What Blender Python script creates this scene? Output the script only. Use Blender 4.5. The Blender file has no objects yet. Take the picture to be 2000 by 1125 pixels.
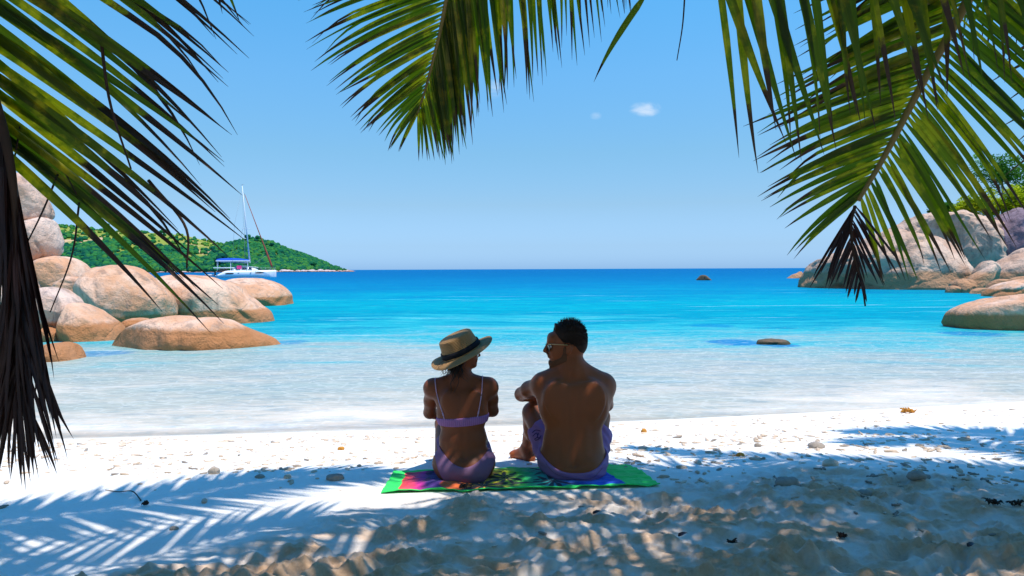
import bpy, math, random, time
import numpy as np
from mathutils import Vector, Matrix
from mathutils.bvhtree import BVHTree

# ------------------------------------------------------------------ camera, world, sun, exposure
S = bpy.context.scene
COL = S.collection
FPX, HY, ROLL = 1444.0, 525.6, 0.0042      # focal length and horizon row in pixels of the photograph
CZ, SEA = 1.18, -0.40
cam = bpy.data.cameras.new("camera")
cam.sensor_width = 36.0
cam.lens = FPX / 2000 * 36.0
cam.shift_y = -(562.5 - HY) / 2000.0
cam.clip_start, cam.clip_end = 0.05, 30000
co = bpy.data.objects.new("camera", cam)
COL.objects.link(co)
co.location = (0, 0, CZ)
co.rotation_mode = 'XYZ'
co.rotation_euler = (math.pi / 2, ROLL, 0)
S.camera = co

SHADE_Y = 1.7
SUN_DIR = Vector((0.27, -0.16, 0.95)).normalized()      # towards the sun
sl = bpy.data.lights.new("sun", 'SUN')
sl.energy = 5.0
sl.angle = math.radians(0.5)
sl.color = (1.0, 0.96, 0.90)
so = bpy.data.objects.new("sun", sl)
COL.objects.link(so)
so.rotation_euler = SUN_DIR.to_track_quat('Z', 'Y').to_euler()

S.view_settings.view_transform = 'Standard'
S.view_settings.look = 'None'
S.view_settings.exposure = 0.10
S.view_settings.gamma = 1.0
S.cycles.max_bounces = 8
S.cycles.transparent_max_bounces = 8
S.cycles.sample_clamp_indirect = 4.0
S.cycles.use_denoising = True


class NT:
    """tiny helper for shader node trees"""
    def __init__(s, tree):
        s.t = tree; s.n = tree.nodes; s.l = tree.links

    def add(s, typ, ins=None, **props):
        n = s.n.new(typ)
        for k, v in props.items():
            setattr(n, k, v)
        for k, v in (ins or {}).items():
            sock = n.inputs[k]
            if isinstance(v, bpy.types.NodeSocket):
                s.l.new(v, sock)
            else:
                sock.default_value = v
        return n

    def math(s, op, a, b=None, c=None, clamp=False):
        n = s.n.new('ShaderNodeMath'); n.operation = op; n.use_clamp = clamp
        for i, v in enumerate((a, b, c)):
            if v is None: continue
            if isinstance(v, bpy.types.NodeSocket): s.l.new(v, n.inputs[i])
            else: n.inputs[i].default_value = v
        return n.outputs[0]

    def ramp(s, fac, stops, interp='LINEAR'):
        n = s.n.new('ShaderNodeValToRGB'); cr = n.color_ramp; cr.interpolation = interp
        while len(cr.elements) < len(stops): cr.elements.new(0.5)
        for e, (p, c) in zip(cr.elements, stops):
            e.position = p
            e.color = (c[0], c[1], c[2], 1) if not isinstance(c, (int, float)) else (c, c, c, 1)
        s.l.new(fac, n.inputs[0])
        return n.outputs[0]

    def mix(s, fac, a, b, typ='MIX'):
        n = s.n.new('ShaderNodeMix'); n.data_type = 'RGBA'; n.blend_type = typ
        for i, v in ((0, fac), (6, a), (7, b)):
            if isinstance(v, bpy.types.NodeSocket): s.l.new(v, n.inputs[i])
            elif isinstance(v, (int, float)): n.inputs[i].default_value = v if i == 0 else (v, v, v, 1)
            else: n.inputs[i].default_value = (v[0], v[1], v[2], 1)
        return n.outputs[2]

    def smooth(s, x, lo, hi):
        n = s.n.new('ShaderNodeMapRange'); n.interpolation_type = 'SMOOTHSTEP'
        s.l.new(x, n.inputs[0]); n.inputs[1].default_value = lo; n.inputs[2].default_value = hi
        n.inputs[3].default_value = 0; n.inputs[4].default_value = 1
        return n.outputs[0]

    def noise(s, vec, scale, detail=4, rough=0.55, dist=0.0):
        n = s.add('ShaderNodeTexNoise', {'Scale': scale, 'Detail': detail, 'Roughness': rough, 'Distortion': dist})
        if vec is not None: s.l.new(vec, n.inputs['Vector'])
        return n.outputs[0]

    def scale(s, vec, xyz, loc=(0, 0, 0)):
        n = s.add('ShaderNodeMapping'); s.l.new(vec, n.inputs[0])
        n.inputs['Scale'].default_value = xyz; n.inputs['Location'].default_value = loc
        return n.outputs[0]


# world: physical sky, its blue deepened upwards, three little clouds far off
W = bpy.data.worlds.new("World"); S.world = W; W.use_nodes = True
w = NT(W.node_tree); w.n.clear()
geo = w.add('ShaderNodeTexCoord').outputs['Generated']
sky = w.add('ShaderNodeTexSky', sky_type='NISHITA', sun_disc=False, altitude=0, air_density=1.0, dust_density=0.6, ozone_density=2.5)
sky.sun_elevation = math.asin(SUN_DIR.z)
sky.sun_rotation = math.atan2(SUN_DIR.x, SUN_DIR.y)
sep = w.add('ShaderNodeSeparateXYZ', {0: geo})
elev = sep.outputs[2]
grade = w.ramp(w.math('MAXIMUM', elev, 0.0), [(0.0, (0.68, 1.20, 2.35)), (0.031, (0.68, 1.04, 1.76)), (0.086, (0.765, 1.03, 1.33)), (0.154, (0.785, 1.19, 1.37)),
                                              (0.252, (0.79, 1.46, 1.71)), (0.342, (0.70, 1.65, 1.95)), (0.6, (0.30, 1.6, 2.5)), (1.0, (0.15, 1.45, 2.6))])
skyc = w.mix(1.0, sky.outputs[0], grade, 'MULTIPLY')
yy = w.math('MAXIMUM', sep.outputs[1], 0.05)
u = w.math('DIVIDE', sep.outputs[0], yy); v = w.math('DIVIDE', elev, yy)
uv = w.add('ShaderNodeCombineXYZ', {0: u, 1: v}).outputs[0]
cn = w.noise(w.scale(uv, (28, 60, 1)), 1.0, 6, 0.62, 0.6)
total = None
for (px, py, sx, sy, k) in ((1262, 214, 42, 20, 1.0), (1165, 227, 18, 12, .55), (968, 172, 26, 30, .7), (1000, 385, 70, 10, .25), (940, 388, 40, 7, .25)):
    a = w.math('DIVIDE', w.math('SUBTRACT', u, (px - 1000) / FPX), sx / FPX)
    b = w.math('DIVIDE', w.math('SUBTRACT', v, (HY - py) / FPX), sy / FPX)
    r2 = w.math('ADD', w.math('MULTIPLY', a, a), w.math('MULTIPLY', b, b))
    m = w.math('MULTIPLY', w.math('SUBTRACT', 1.0, r2, clamp=True), k)
    total = m if total is None else w.math('ADD', total, m)
cm = w.math('MULTIPLY', w.smooth(w.math('MULTIPLY', total, cn), 0.14, 0.60), 0.48)
skyc = w.mix(cm, skyc, (9.0, 9.2, 9.6))
bg = w.add('ShaderNodeBackground', {'Color': skyc, 'Strength': 0.105})
w.l.new(bg.outputs[0], w.add('ShaderNodeOutputWorld').inputs[0])

# ------------------------------------------------------------------ helpers
R = np.random.RandomState(7)
random.seed(7)


def P(px, py, Y):
    """the point seen at a pixel of the photograph, Y metres in front of the camera"""
    a, b = px - 1000.0, HY - py
    c, s = math.cos(ROLL), math.sin(ROLL)
    return np.array([(a * c + b * s) / FPX * Y, Y, CZ + (-a * s + b * c) / FPX * Y])


def yw(x):      # distance of the waterline
    x = np.clip(x, -12, 60)
    return 7.45 + 0.12 * x + 0.05 * np.maximum(x, 0) ** 1.3


def ground0(x, y):
    yl = yw(x)
    t = (y - 4.3) / (yl - 4.3)
    z = np.where(t > 0, SEA * (t * 0.85 + 0.15 * t * t), 0.0)
    return np.maximum(z, -2.2) + np.where(y < 2.2, (2.2 - y) * 0.03, 0)


def G(px, py):
    lo, hi = 1.5, 40.0
    for _ in range(40):
        m = (lo + hi) / 2
        p = P(px, py, m)
        if p[2] > ground0(p[0], m): lo = m
        else: hi = m
    return P(px, py, lo)


def sea_at(py, px=1000):
    lo, hi = 3.0, 5000.0
    for _ in range(60):
        m = (lo + hi) / 2
        if P(px, py, m)[2] > SEA: lo = m
        else: hi = m
    return lo


PERM = R.permutation(512).astype(np.int64)
GR = R.normal(size=(512, 3)); GR /= np.linalg.norm(GR, axis=1)[:, None]


def perlin(p):
    p = np.asarray(p, dtype=np.float64)
    i = np.floor(p).astype(np.int64); f = p - i
    u = f * f * f * (f * (f * 6 - 15) + 10)
    out = 0
    for dx in (0, 1):
        for dy in (0, 1):
            for dz in (0, 1):
                h = PERM[(PERM[(PERM[(i[..., 0] + dx) & 511] + i[..., 1] + dy) & 511] + i[..., 2] + dz) & 511]
                g = GR[h]
                d = g[..., 0] * (f[..., 0] - dx) + g[..., 1] * (f[..., 1] - dy) + g[..., 2] * (f[..., 2] - dz)
                ww = (u[..., 0] if dx else 1 - u[..., 0]) * (u[..., 1] if dy else 1 - u[..., 1]) * (u[..., 2] if dz else 1 - u[..., 2])
                out = out + d * ww
    return out


def fbm(p, o=4, ridged=False):
    s, a, t = 0, 1.0, 0
    for k in range(o):
        n = perlin(np.asarray(p) * 2.0 ** k + 17.3 * k)
        if ridged: n = 0.5 - np.abs(n) * 2
        s = s + a * n; t += a; a *= 0.5
    return s / t


def p2(x, y, z=0.0):
    return np.stack([x, y, np.full_like(x, z)], axis=-1)


def sstep(x, a, b):
    t = np.clip((x - a) / (b - a), 0, 1)
    return t * t * (3 - 2 * t)


def origin(o):
    v = Vector((0, 0, 0))
    while o is not None:
        v += o.location; o = o.parent
    return v


def link(name, me, mat, parent, loc):
    o = bpy.data.objects.new(name, me)
    COL.objects.link(o)
    if parent is not None: o.parent = parent
    elif loc is not None: o.location = loc
    if mat is not None: me.materials.append(mat)
    return o


def mk(name, V, F, mat, parent=None, loc=None, smooth=True, attrs=None):
    """one mesh object from world-space vertices"""
    V = np.asarray(V, dtype=np.float64)
    base = np.array(origin(parent)) if parent is not None else (np.array(loc) if loc is not None else np.zeros(3))
    me = bpy.data.meshes.new(name)
    me.from_pydata((V - base).tolist() if len(V) < 5000 else (V - base), [], F if isinstance(F, list) else F.tolist())
    if smooth: me.polygons.foreach_set('use_smooth', np.ones(len(me.polygons), dtype=bool))
    for k, a in (attrs or {}).items():
        a = np.asarray(a, dtype=np.float32)
        if a.ndim == 2:
            at = me.attributes.new(k, 'FLOAT_COLOR', 'POINT')
            at.data.foreach_set('color', np.concatenate([a, np.ones((len(a), 1), np.float32)], 1).ravel())
        else:
            at = me.attributes.new(k, 'FLOAT', 'POINT'); at.data.foreach_set('value', a)
    me.update()
    return link(name, me, mat, parent, loc)


def tag(o, label=None, cat=None, group=None, kind=None):
    if label: o['label'] = label
    if cat: o['category'] = cat
    if group: o['group'] = group
    if kind: o['kind'] = kind
    return o


def thing(name, loc, label, cat, group=None):
    o = bpy.data.objects.new(name, None); COL.objects.link(o); o.location = loc
    o.empty_display_size = 0.1
    return tag(o, label, cat, group)


class MB:
    """collects shapes into one mesh"""
    def __init__(s): s.V = []; s.F = []; s.n = 0

    def raw(s, V, F):
        s.V.append(np.asarray(V, float)); s.F += [[i + s.n for i in f] for f in F]; s.n += len(V); return s

    def box(s, c, d, rot=None):
        v = np.array([[x, y, z] for x in (-.5, .5) for y in (-.5, .5) for z in (-.5, .5)]) * np.array(d)
        if rot is not None: v = v @ np.array(rot).T
        return s.raw(v + np.array(c), [[0, 1, 3, 2], [4, 6, 7, 5], [0, 4, 5, 1], [2, 3, 7, 6], [0, 2, 6, 4], [1, 5, 7, 3]])

    def tube(s, pts, r, n=8):
        pts = np.asarray(pts, float); m = len(pts)
        rr = np.full(m, r) if np.isscalar(r) else np.asarray(r)
        T = np.gradient(pts, axis=0); T /= np.linalg.norm(T, axis=1)[:, None] + 1e-12
        up = np.array([0, 0, 1.0]) if abs(T[0][2]) < 0.9 else np.array([1.0, 0, 0])
        V = []
        for i in range(m):
            a = np.cross(T[i], up); a /= np.linalg.norm(a) + 1e-12; b = np.cross(T[i], a); up = -b if np.dot(-b, up) > 0 else b
            a = np.cross(T[i], up)
            for k in range(n):
                t = 2 * math.pi * k / n
                V.append(pts[i] + rr[i] * (a * math.cos(t) + up * math.sin(t)))
        F = [[i * n + k, i * n + (k + 1) % n, (i + 1) * n + (k + 1) % n, (i + 1) * n + k] for i in range(m - 1) for k in range(n)]
        F += [list(range(n))[::-1], [(m - 1) * n + k for k in range(n)]]
        return s.raw(V, F)

    def build(s, name, mat, parent=None, loc=None, smooth=True):
        return mk(name, np.concatenate(s.V), s.F, mat, parent, loc, smooth)


def spline(pts, n):
    pts = np.asarray(pts, float)
    p = np.vstack([2 * pts[0] - pts[1], pts, 2 * pts[-1] - pts[-2]])
    out = []
    m = len(pts) - 1
    for t in np.linspace(0, m - 1e-9, n):
        i = int(t); f = t - i
        a, b, c, d = p[i], p[i + 1], p[i + 2], p[i + 3]
        out.append(0.5 * (2 * b + (c - a) * f + (2 * a - 5 * b + 4 * c - d) * f * f + (3 * b - a - 3 * c + d) * f ** 3))
    return np.array(out)


# ------------------------------------------------------------------ materials
def mat(name):
    m = bpy.data.materials.new(name); m.use_nodes = True
    t = NT(m.node_tree); t.n.clear()
    t.out = t.add('ShaderNodeOutputMaterial')
    return m, t


def principled(t, color, rough=0.6, spec=0.5, bump=None, bstr=0.3, bdist=0.01, **kw):
    ins = {'Base Color': color if isinstance(color, bpy.types.NodeSocket) else (*color, 1), 'Roughness': rough, 'Specular IOR Level': spec}
    for k, v in kw.items(): ins[k.replace('_', ' ')] = v
    b = t.add('ShaderNodeBsdfPrincipled', ins)
    if bump is not None:
        bn = t.add('ShaderNodeBump', {'Height': bump, 'Strength': bstr, 'Distance': bdist})
        t.l.new(bn.outputs[0], b.inputs['Normal'])
    t.l.new(b.outputs[0], t.out.inputs[0])
    return b


def plain(name, color, rough=0.5, spec=0.4, var=0.12, scale=30, bump=0.15, bdist=0.004, **kw):
    m, t = mat(name)
    oc = t.add('ShaderNodeTexCoord').outputs['Object']
    n = t.noise(oc, scale, 4)
    c = t.mix(n, [x * (1 - var) for x in color], [min(1, x * (1 + var)) for x in color])
    principled(t, c, rough, spec, t.noise(oc, scale * 3, 3), bump, bdist, **kw)
    return m


def m_sand():
    m, t = mat("beach_sand")
    pos = t.add('ShaderNodeNewGeometry').outputs['Position']
    damp = t.add('ShaderNodeAttribute', attribute_name='damp').outputs['Fac']
    n1 = t.noise(pos, 2.2, 5); n2 = t.noise(pos, 420, 2, 0.7); n3 = t.noise(pos, 60, 4, 0.7)
    c = t.mix(n1, (0.80, 0.74, 0.67), (0.90, 0.86, 0.80))
    c = t.mix(t.math('MULTIPLY', t.smooth(n3, 0.52, 0.72), 0.25), c, (0.60, 0.50, 0.40))
    c = t.mix(damp, c, t.mix(n3, (0.44, 0.235, 0.12), (0.76, 0.51, 0.32)))
    speck = t.smooth(n2, 0.66, 0.74)
    c = t.mix(t.math('MULTIPLY', speck, 0.35), c, (0.35, 0.27, 0.2))
    h = t.math('ADD', t.math('MULTIPLY', n3, 0.7), t.math('MULTIPLY', n2, 0.25))
    principled(t, c, 0.95, 0.1, h, 0.8, 0.014)
    return m


def m_water():
    m, t = mat("sea_water")
    pos = t.add('ShaderNodeNewGeometry').outputs['Position']
    sp = t.add('ShaderNodeSeparateXYZ', {0: pos}); X, Y = sp.outputs[0], sp.outputs[1]
    # distance out to sea, wobbled by broad patches
    patch = t.noise(t.scale(pos, (0.10, 0.22, 1)), 1.0, 5, 0.6, 0.4)
    patch2 = t.noise(t.scale(pos, (0.45, 1.3, 1)), 1.0, 5, 0.65, 0.5)
    lg = t.math('LOGARITHM', t.math('MAXIMUM', Y, 1.0), 10.0)
    Ys = t.math('ADD', lg, t.math('ADD', t.math('MULTIPLY', t.math('SUBTRACT', patch, 0.5), 0.52), t.math('MULTIPLY', t.math('SUBTRACT', patch2, 0.5), 0.36)))
    f = t.math('DIVIDE', t.math('SUBTRACT', Ys, 0.85), 2.0)
    def q(y): return (math.log10(y) - 0.85) / 2.0
    c = t.ramp(f, [(0.0, (0.80, 0.65, 0.50)), (q(8.6), (0.60, 0.495, 0.375)), (q(10.2), (0.41, 0.385, 0.30)), (q(13), (0.33, 0.375, 0.31)), (q(15.5), (0.15, 0.37, 0.35)),
                   (q(18.5), (0.020, 0.36, 0.37)), (q(24), (0.0, 0.235, 0.30)), (q(33), (0.0, 0.31, 0.34)), (q(48), (0.0, 0.215, 0.315)),
                   (q(80), (0.0, 0.15, 0.285)), (q(170), (0.0, 0.095, 0.235)), (q(700), (0.0, 0.058, 0.20))])
    # dark blue elliptical patches in the water colour, around the awash rock and elsewhere
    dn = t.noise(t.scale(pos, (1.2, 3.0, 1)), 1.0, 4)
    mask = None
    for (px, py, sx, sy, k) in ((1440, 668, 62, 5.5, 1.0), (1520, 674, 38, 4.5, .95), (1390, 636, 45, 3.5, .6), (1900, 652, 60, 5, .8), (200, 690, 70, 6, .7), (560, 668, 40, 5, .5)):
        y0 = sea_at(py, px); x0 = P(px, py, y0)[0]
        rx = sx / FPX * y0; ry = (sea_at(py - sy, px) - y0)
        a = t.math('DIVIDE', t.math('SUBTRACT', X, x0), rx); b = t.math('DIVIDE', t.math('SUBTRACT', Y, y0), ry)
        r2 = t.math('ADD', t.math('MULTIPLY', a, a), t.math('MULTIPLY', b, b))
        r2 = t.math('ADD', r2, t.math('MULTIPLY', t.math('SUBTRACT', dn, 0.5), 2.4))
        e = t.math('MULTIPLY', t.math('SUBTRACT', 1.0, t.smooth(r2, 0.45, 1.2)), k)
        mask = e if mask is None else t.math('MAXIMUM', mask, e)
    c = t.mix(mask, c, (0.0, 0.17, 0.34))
    # fine ripple glints painted into the colour, and pale streaks of broken water
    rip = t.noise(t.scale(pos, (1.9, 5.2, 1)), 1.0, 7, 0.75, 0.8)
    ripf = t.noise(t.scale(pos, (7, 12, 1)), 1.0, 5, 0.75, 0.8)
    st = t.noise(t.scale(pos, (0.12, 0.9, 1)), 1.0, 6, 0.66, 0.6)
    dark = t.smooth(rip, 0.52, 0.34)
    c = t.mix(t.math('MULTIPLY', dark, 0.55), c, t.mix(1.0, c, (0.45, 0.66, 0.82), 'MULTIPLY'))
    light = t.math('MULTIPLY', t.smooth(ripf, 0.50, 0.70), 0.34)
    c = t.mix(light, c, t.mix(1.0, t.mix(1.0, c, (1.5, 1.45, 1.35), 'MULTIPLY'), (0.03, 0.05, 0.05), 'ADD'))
    mid = t.noise(t.scale(pos, (0.55, 1.5, 1)), 1.0, 7, 0.78, 1.2)
    midm = t.math('MULTIPLY', t.smooth(Y, 13.0, 20.0), t.math('SUBTRACT', 1.0, t.smooth(Y, 90.0, 200.0)))
    c = t.mix(t.math('MULTIPLY', t.math('MULTIPLY', t.smooth(mid, 0.50, 0.62), midm), 0.50), c, t.mix(1.0, c, (0.5, 0.62, 0.84), 'MULTIPLY'))
    c = t.mix(t.math('MULTIPLY', t.math('MULTIPLY', t.smooth(mid, 0.46, 0.36), midm), 0.40), c, t.mix(1.0, t.mix(1.0, c, (1.0, 1.3, 1.12), 'MULTIPLY'), (0.03, 0.04, 0.02), 'ADD'))
    foam = t.math('MULTIPLY', t.smooth(st, 0.60, 0.70), t.smooth(ripf, 0.35, 0.6))
    near = t.math('SUBTRACT', 1.0, t.smooth(Y, 30.0, 70.0))
    c = t.mix(t.math('MULTIPLY', t.math('MULTIPLY', foam, near), 0.35), c, (0.85, 0.92, 0.95))
    # caustic net of the ripples, its light painted into the shallow water colour
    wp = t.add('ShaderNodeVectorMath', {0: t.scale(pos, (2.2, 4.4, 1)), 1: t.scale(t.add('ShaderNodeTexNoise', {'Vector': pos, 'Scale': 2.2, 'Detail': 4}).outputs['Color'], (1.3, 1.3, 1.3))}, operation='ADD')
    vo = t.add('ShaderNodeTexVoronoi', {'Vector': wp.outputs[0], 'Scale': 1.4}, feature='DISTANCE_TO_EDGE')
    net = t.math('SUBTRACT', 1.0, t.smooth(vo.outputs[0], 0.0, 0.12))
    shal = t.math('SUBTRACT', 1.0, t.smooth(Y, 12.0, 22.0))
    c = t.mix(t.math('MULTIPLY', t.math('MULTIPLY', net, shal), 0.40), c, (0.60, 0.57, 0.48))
    mott = t.noise(t.scale(pos, (1.1, 2.2, 1)), 1.0, 6, 0.7, 1.0)
    c = t.mix(t.math('MULTIPLY', t.math('MULTIPLY', t.smooth(mott, 0.48, 0.64), shal), 0.35), c, t.mix(1.0, c, (0.62, 0.70, 0.80), 'MULTIPLY'))
    # waves
    w1 = t.noise(t.scale(pos, (0.55, 1.7, 1)), 1.0, 6, 0.62, 0.4)
    w2 = t.noise(t.scale(pos, (3.2, 8.5, 1)), 1.0, 4, 0.6)
    h = t.math('ADD', t.math('MULTIPLY', w1, 0.22), t.math('MULTIPLY', w2, 0.035))
    h = t.math('MULTIPLY', h, t.math('ADD', 0.12, t.math('MULTIPLY', t.smooth(Y, 8.5, 17.0), 0.88)))
    bn = t.add('ShaderNodeBump', {'Height': h, 'Strength': 0.75, 'Distance': 1.0})
    d = t.add('ShaderNodeBsdfDiffuse', {'Color': c, 'Normal': bn.outputs[0]})
    gl = t.add('ShaderNodeBsdfGlossy', {'Color': (0.10, 0.70, 0.95, 1), 'Roughness': 0.25, 'Normal': bn.outputs[0]})
    fr = t.add('ShaderNodeFresnel', {'IOR': 1.22, 'Normal': bn.outputs[0]})
    mx = t.add('ShaderNodeMixShader', {0: t.math('MULTIPLY', fr.outputs[0], 0.5), 1: d.outputs[0], 2: gl.outputs[0]})
    # the last metre before the beach is a film one sees the sand through
    dist = t.math('SUBTRACT', Y, t.math('ADD', t.math('MULTIPLY', X, 0.12), 7.45))
    dist = t.math('ADD', dist, t.math('MULTIPLY', t.math('SUBTRACT', patch2, 0.5), 0.9))
    clear = t.math('MULTIPLY', t.math('SUBTRACT', 1.0, t.smooth(dist, 0.02, 0.5)), 0.45)
    edge = t.math('MULTIPLY', t.smooth(dist, 0.02, 0.06), t.math('SUBTRACT', 1.0, t.smooth(dist, 0.08, 0.22)))
    tr = t.add('ShaderNodeBsdfTransparent', {'Color': (0.93, 0.95, 0.95, 1)})
    mx2 = t.add('ShaderNodeMixShader', {0: clear, 1: mx.outputs[0], 2: tr.outputs[0]})
    t.l.new(mx2.outputs[0], t.out.inputs[0])
    return m


def m_rock(name, pale, warm, grey, band=0.45, sc=1.0, wet=(0.40, 0.15, 0.045)):
    m, t = mat(name)
    pos = t.add('ShaderNodeNewGeometry').outputs['Position']
    z = t.add('ShaderNodeSeparateXYZ', {0: pos}).outputs[2]
    n1 = t.noise(pos, 0.9 * sc, 5, 0.6); n2 = t.noise(pos, 5 * sc, 5, 0.65, 0.3); n3 = t.noise(pos, 38 * sc, 3, 0.7)
    c = t.mix(t.smooth(n1, 0.36, 0.62), pale, warm)
    c = t.mix(t.math('MULTIPLY', t.smooth(n2, 0.50, 0.68), 0.5), c, grey)
    strk = t.noise(t.scale(pos, (3.5 * sc, 3.5 * sc, 0.35 * sc)), 1.0, 4, 0.6)
    c = t.mix(t.math('MULTIPLY', t.smooth(strk, 0.52, 0.68), 0.5), c, [x * 0.42 for x in grey])
    hz = t.math('ADD', z, t.math('MULTIPLY', t.math('SUBTRACT', n2, 0.5), 0.35 * band))
    hz = t.math('ADD', hz, t.math('MULTIPLY', t.math('SUBTRACT', n1, 0.5), 0.5 * band))
    bandm = t.math('SUBTRACT', 1.0, t.smooth(hz, SEA + band * 0.82, SEA + band * 1.08))
    c = t.mix(t.math('MULTIPLY', bandm, 0.85), c, wet)
    c = t.mix(t.math('MULTIPLY', t.smooth(n3, 0.45, 0.75), 0.3), c, t.mix(1.0, c, (0.55, 0.5, 0.48), 'MULTIPLY'))
    crack = t.add('ShaderNodeTexVoronoi', {'Scale': 0.55 * sc}, feature='DISTANCE_TO_EDGE')
    wv = t.add('ShaderNodeVectorMath', {0: pos, 1: t.add('ShaderNodeTexNoise', {'Scale': 1.1 * sc, 'Detail': 4}).outputs['Color']}, operation='ADD')
    t.l.new(wv.outputs[0], crack.inputs['Vector'])
    ck = t.smooth(crack.outputs[0], 0.0, 0.022)
    h = t.math('ADD', t.math('MULTIPLY', n2, 0.6), t.math('ADD', t.math('MULTIPLY', n3, 0.10), t.math('MULTIPLY', ck, 0.07)))
    principled(t, c, 0.85, 0.2, h, 0.9, 0.16 / sc)
    return m


def m_leaf(name, green, green2, tip=(0.06, 0.03, 0.012), tl=(0.25, 0.5, 0.03), drystart=0.72, yellow=0.25):
    """palm leaflets: attribute t runs from base to tip, rnd differs per leaflet"""
    m, t = mat(name)
    oc = t.add('ShaderNodeTexCoord').outputs['Object']
    T = t.add('ShaderNodeAttribute', attribute_name='t').outputs['Fac']
    r = t.add('ShaderNodeAttribute', attribute_name='rnd').outputs['Fac']
    e = t.add('ShaderNodeAttribute', attribute_name='edge').outputs['Fac']
    n = t.noise(oc, 14, 4, 0.6)
    n2 = t.noise(oc, 60, 3, 0.7)
    c = t.mix(r, green, green2)
    y = t.smooth(t.math('ADD', n, t.math('MULTIPLY', r, 0.25)), 0.62, 0.80)
    c = t.mix(t.math('MULTIPLY', y, yellow * 2), c, (0.30, 0.20, 0.02))
    sp = t.smooth(n2, 0.66, 0.72)
    c = t.mix(t.math('MULTIPLY', sp, 0.5), c, (0.10, 0.04, 0.01))
    d0 = t.math('ADD', T, t.math('ADD', t.math('MULTIPLY', t.math('SUBTRACT', r, 0.5), 0.35), t.math('MULTIPLY', t.math('SUBTRACT', n, 0.5), 0.35)))
    dry = t.smooth(d0, drystart, drystart + 0.06)
    mid = t.math('MULTIPLY', t.math('SUBTRACT', 1.0, t.smooth(e, 0.0, 0.25)), 0.5)
    c = t.mix(mid, c, t.mix(1.0, c, (1.5, 1.4, 1.0), 'MULTIPLY'))
    c = t.mix(dry, c, tip)
    d = t.add('ShaderNodeBsdfPrincipled', {'Base Color': c, 'Roughness': 0.42, 'Specular IOR Level': 0.3})
    fib = t.noise(t.scale(oc, (1, 1, 1)), 120, 2)
    bn = t.add('ShaderNodeBump', {'Height': fib, 'Strength': 0.2, 'Distance': 0.003}); t.l.new(bn.outputs[0], d.inputs['Normal'])
    tc = t.mix(1.0, c, tl, 'MULTIPLY')
    tc = t.mix(1.0, tc, (9, 9, 9), 'MULTIPLY')
    tr = t.add('ShaderNodeBsdfTranslucent', {'Color': tc})
    fac = t.math('MULTIPLY', t.math('SUBTRACT', 1.0, t.math('MULTIPLY', dry, 0.9)), 0.5)
    mx = t.add('ShaderNodeMixShader', {0: fac, 1: d.outputs[0], 2: tr.outputs[0]})
    t.l.new(mx.outputs[0], t.out.inputs[0])
    return m


def m_foliage(name, cols, sc=0.4, trans=0.25):
    m, t = mat(name)
    oc = t.add('ShaderNodeNewGeometry').outputs['Position']
    r = t.add('ShaderNodeAttribute', attribute_name='rnd').outputs['Fac']
    n = t.noise(oc, sc, 4)
    f = t.math('ADD', t.math('MULTIPLY', r, 0.6), t.math('MULTIPLY', n, 0.45))
    c = t.ramp(f, [(i / (len(cols) - 1) * 0.75 + 0.12, x) for i, x in enumerate(cols)])
    d = t.add('ShaderNodeBsdfDiffuse', {'Color': c})
    tr = t.add('ShaderNodeBsdfTranslucent', {'Color': t.mix(1.0, c, (1.3, 1.5, 0.5), 'MULTIPLY')})
    mx = t.add('ShaderNodeMixShader', {0: trans, 1: d.outputs[0], 2: tr.outputs[0]})
    t.l.new(mx.outputs[0], t.out.inputs[0])
    return m


def m_skin(name, a, b):
    m, t = mat(name)
    oc = t.add('ShaderNodeTexCoord').outputs['Object']
    c = t.mix(t.noise(oc, 9, 4), a, b)
    c = t.mix(t.math('MULTIPLY', t.smooth(t.noise(oc, 55, 3, 0.7), 0.6, 0.75), 0.18), c, [x * 0.5 for x in a])
    h = t.math('ADD', t.math('MULTIPLY', t.noise(oc, 22, 3), 0.5), t.math('MULTIPLY', t.noise(oc, 260, 2), 0.12))
    principled(t, c, 0.5, 0.25, h, 0.25, 0.01, Subsurface_Weight=0.06, Subsurface_Radius=(0.02, 0.006, 0.003), Subsurface_Scale=0.5)
    return m


def m_cloth(name, col, col2=None, rib=0, rough=0.85):
    m, t = mat(name)
    oc = t.add('ShaderNodeTexCoord').outputs['Object']
    c = t.mix(t.noise(oc, 12, 4), col, col2 or [x * 0.8 for x in col])
    h = t.noise(oc, 300, 2)
    if rib:
        wv = t.add('ShaderNodeTexWave', {'Vector': oc, 'Scale': rib, 'Distortion': 0.3}, wave_type='BANDS', bands_direction='X')
        h = t.math('ADD', t.math('MULTIPLY', h, 0.3), wv.outputs[1])
        c = t.mix(t.math('MULTIPLY', wv.outputs[1], 0.35), c, [x * 0.5 for x in col])
    principled(t, c, rough, 0.2, h, 0.5, 0.003)
    return m


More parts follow.
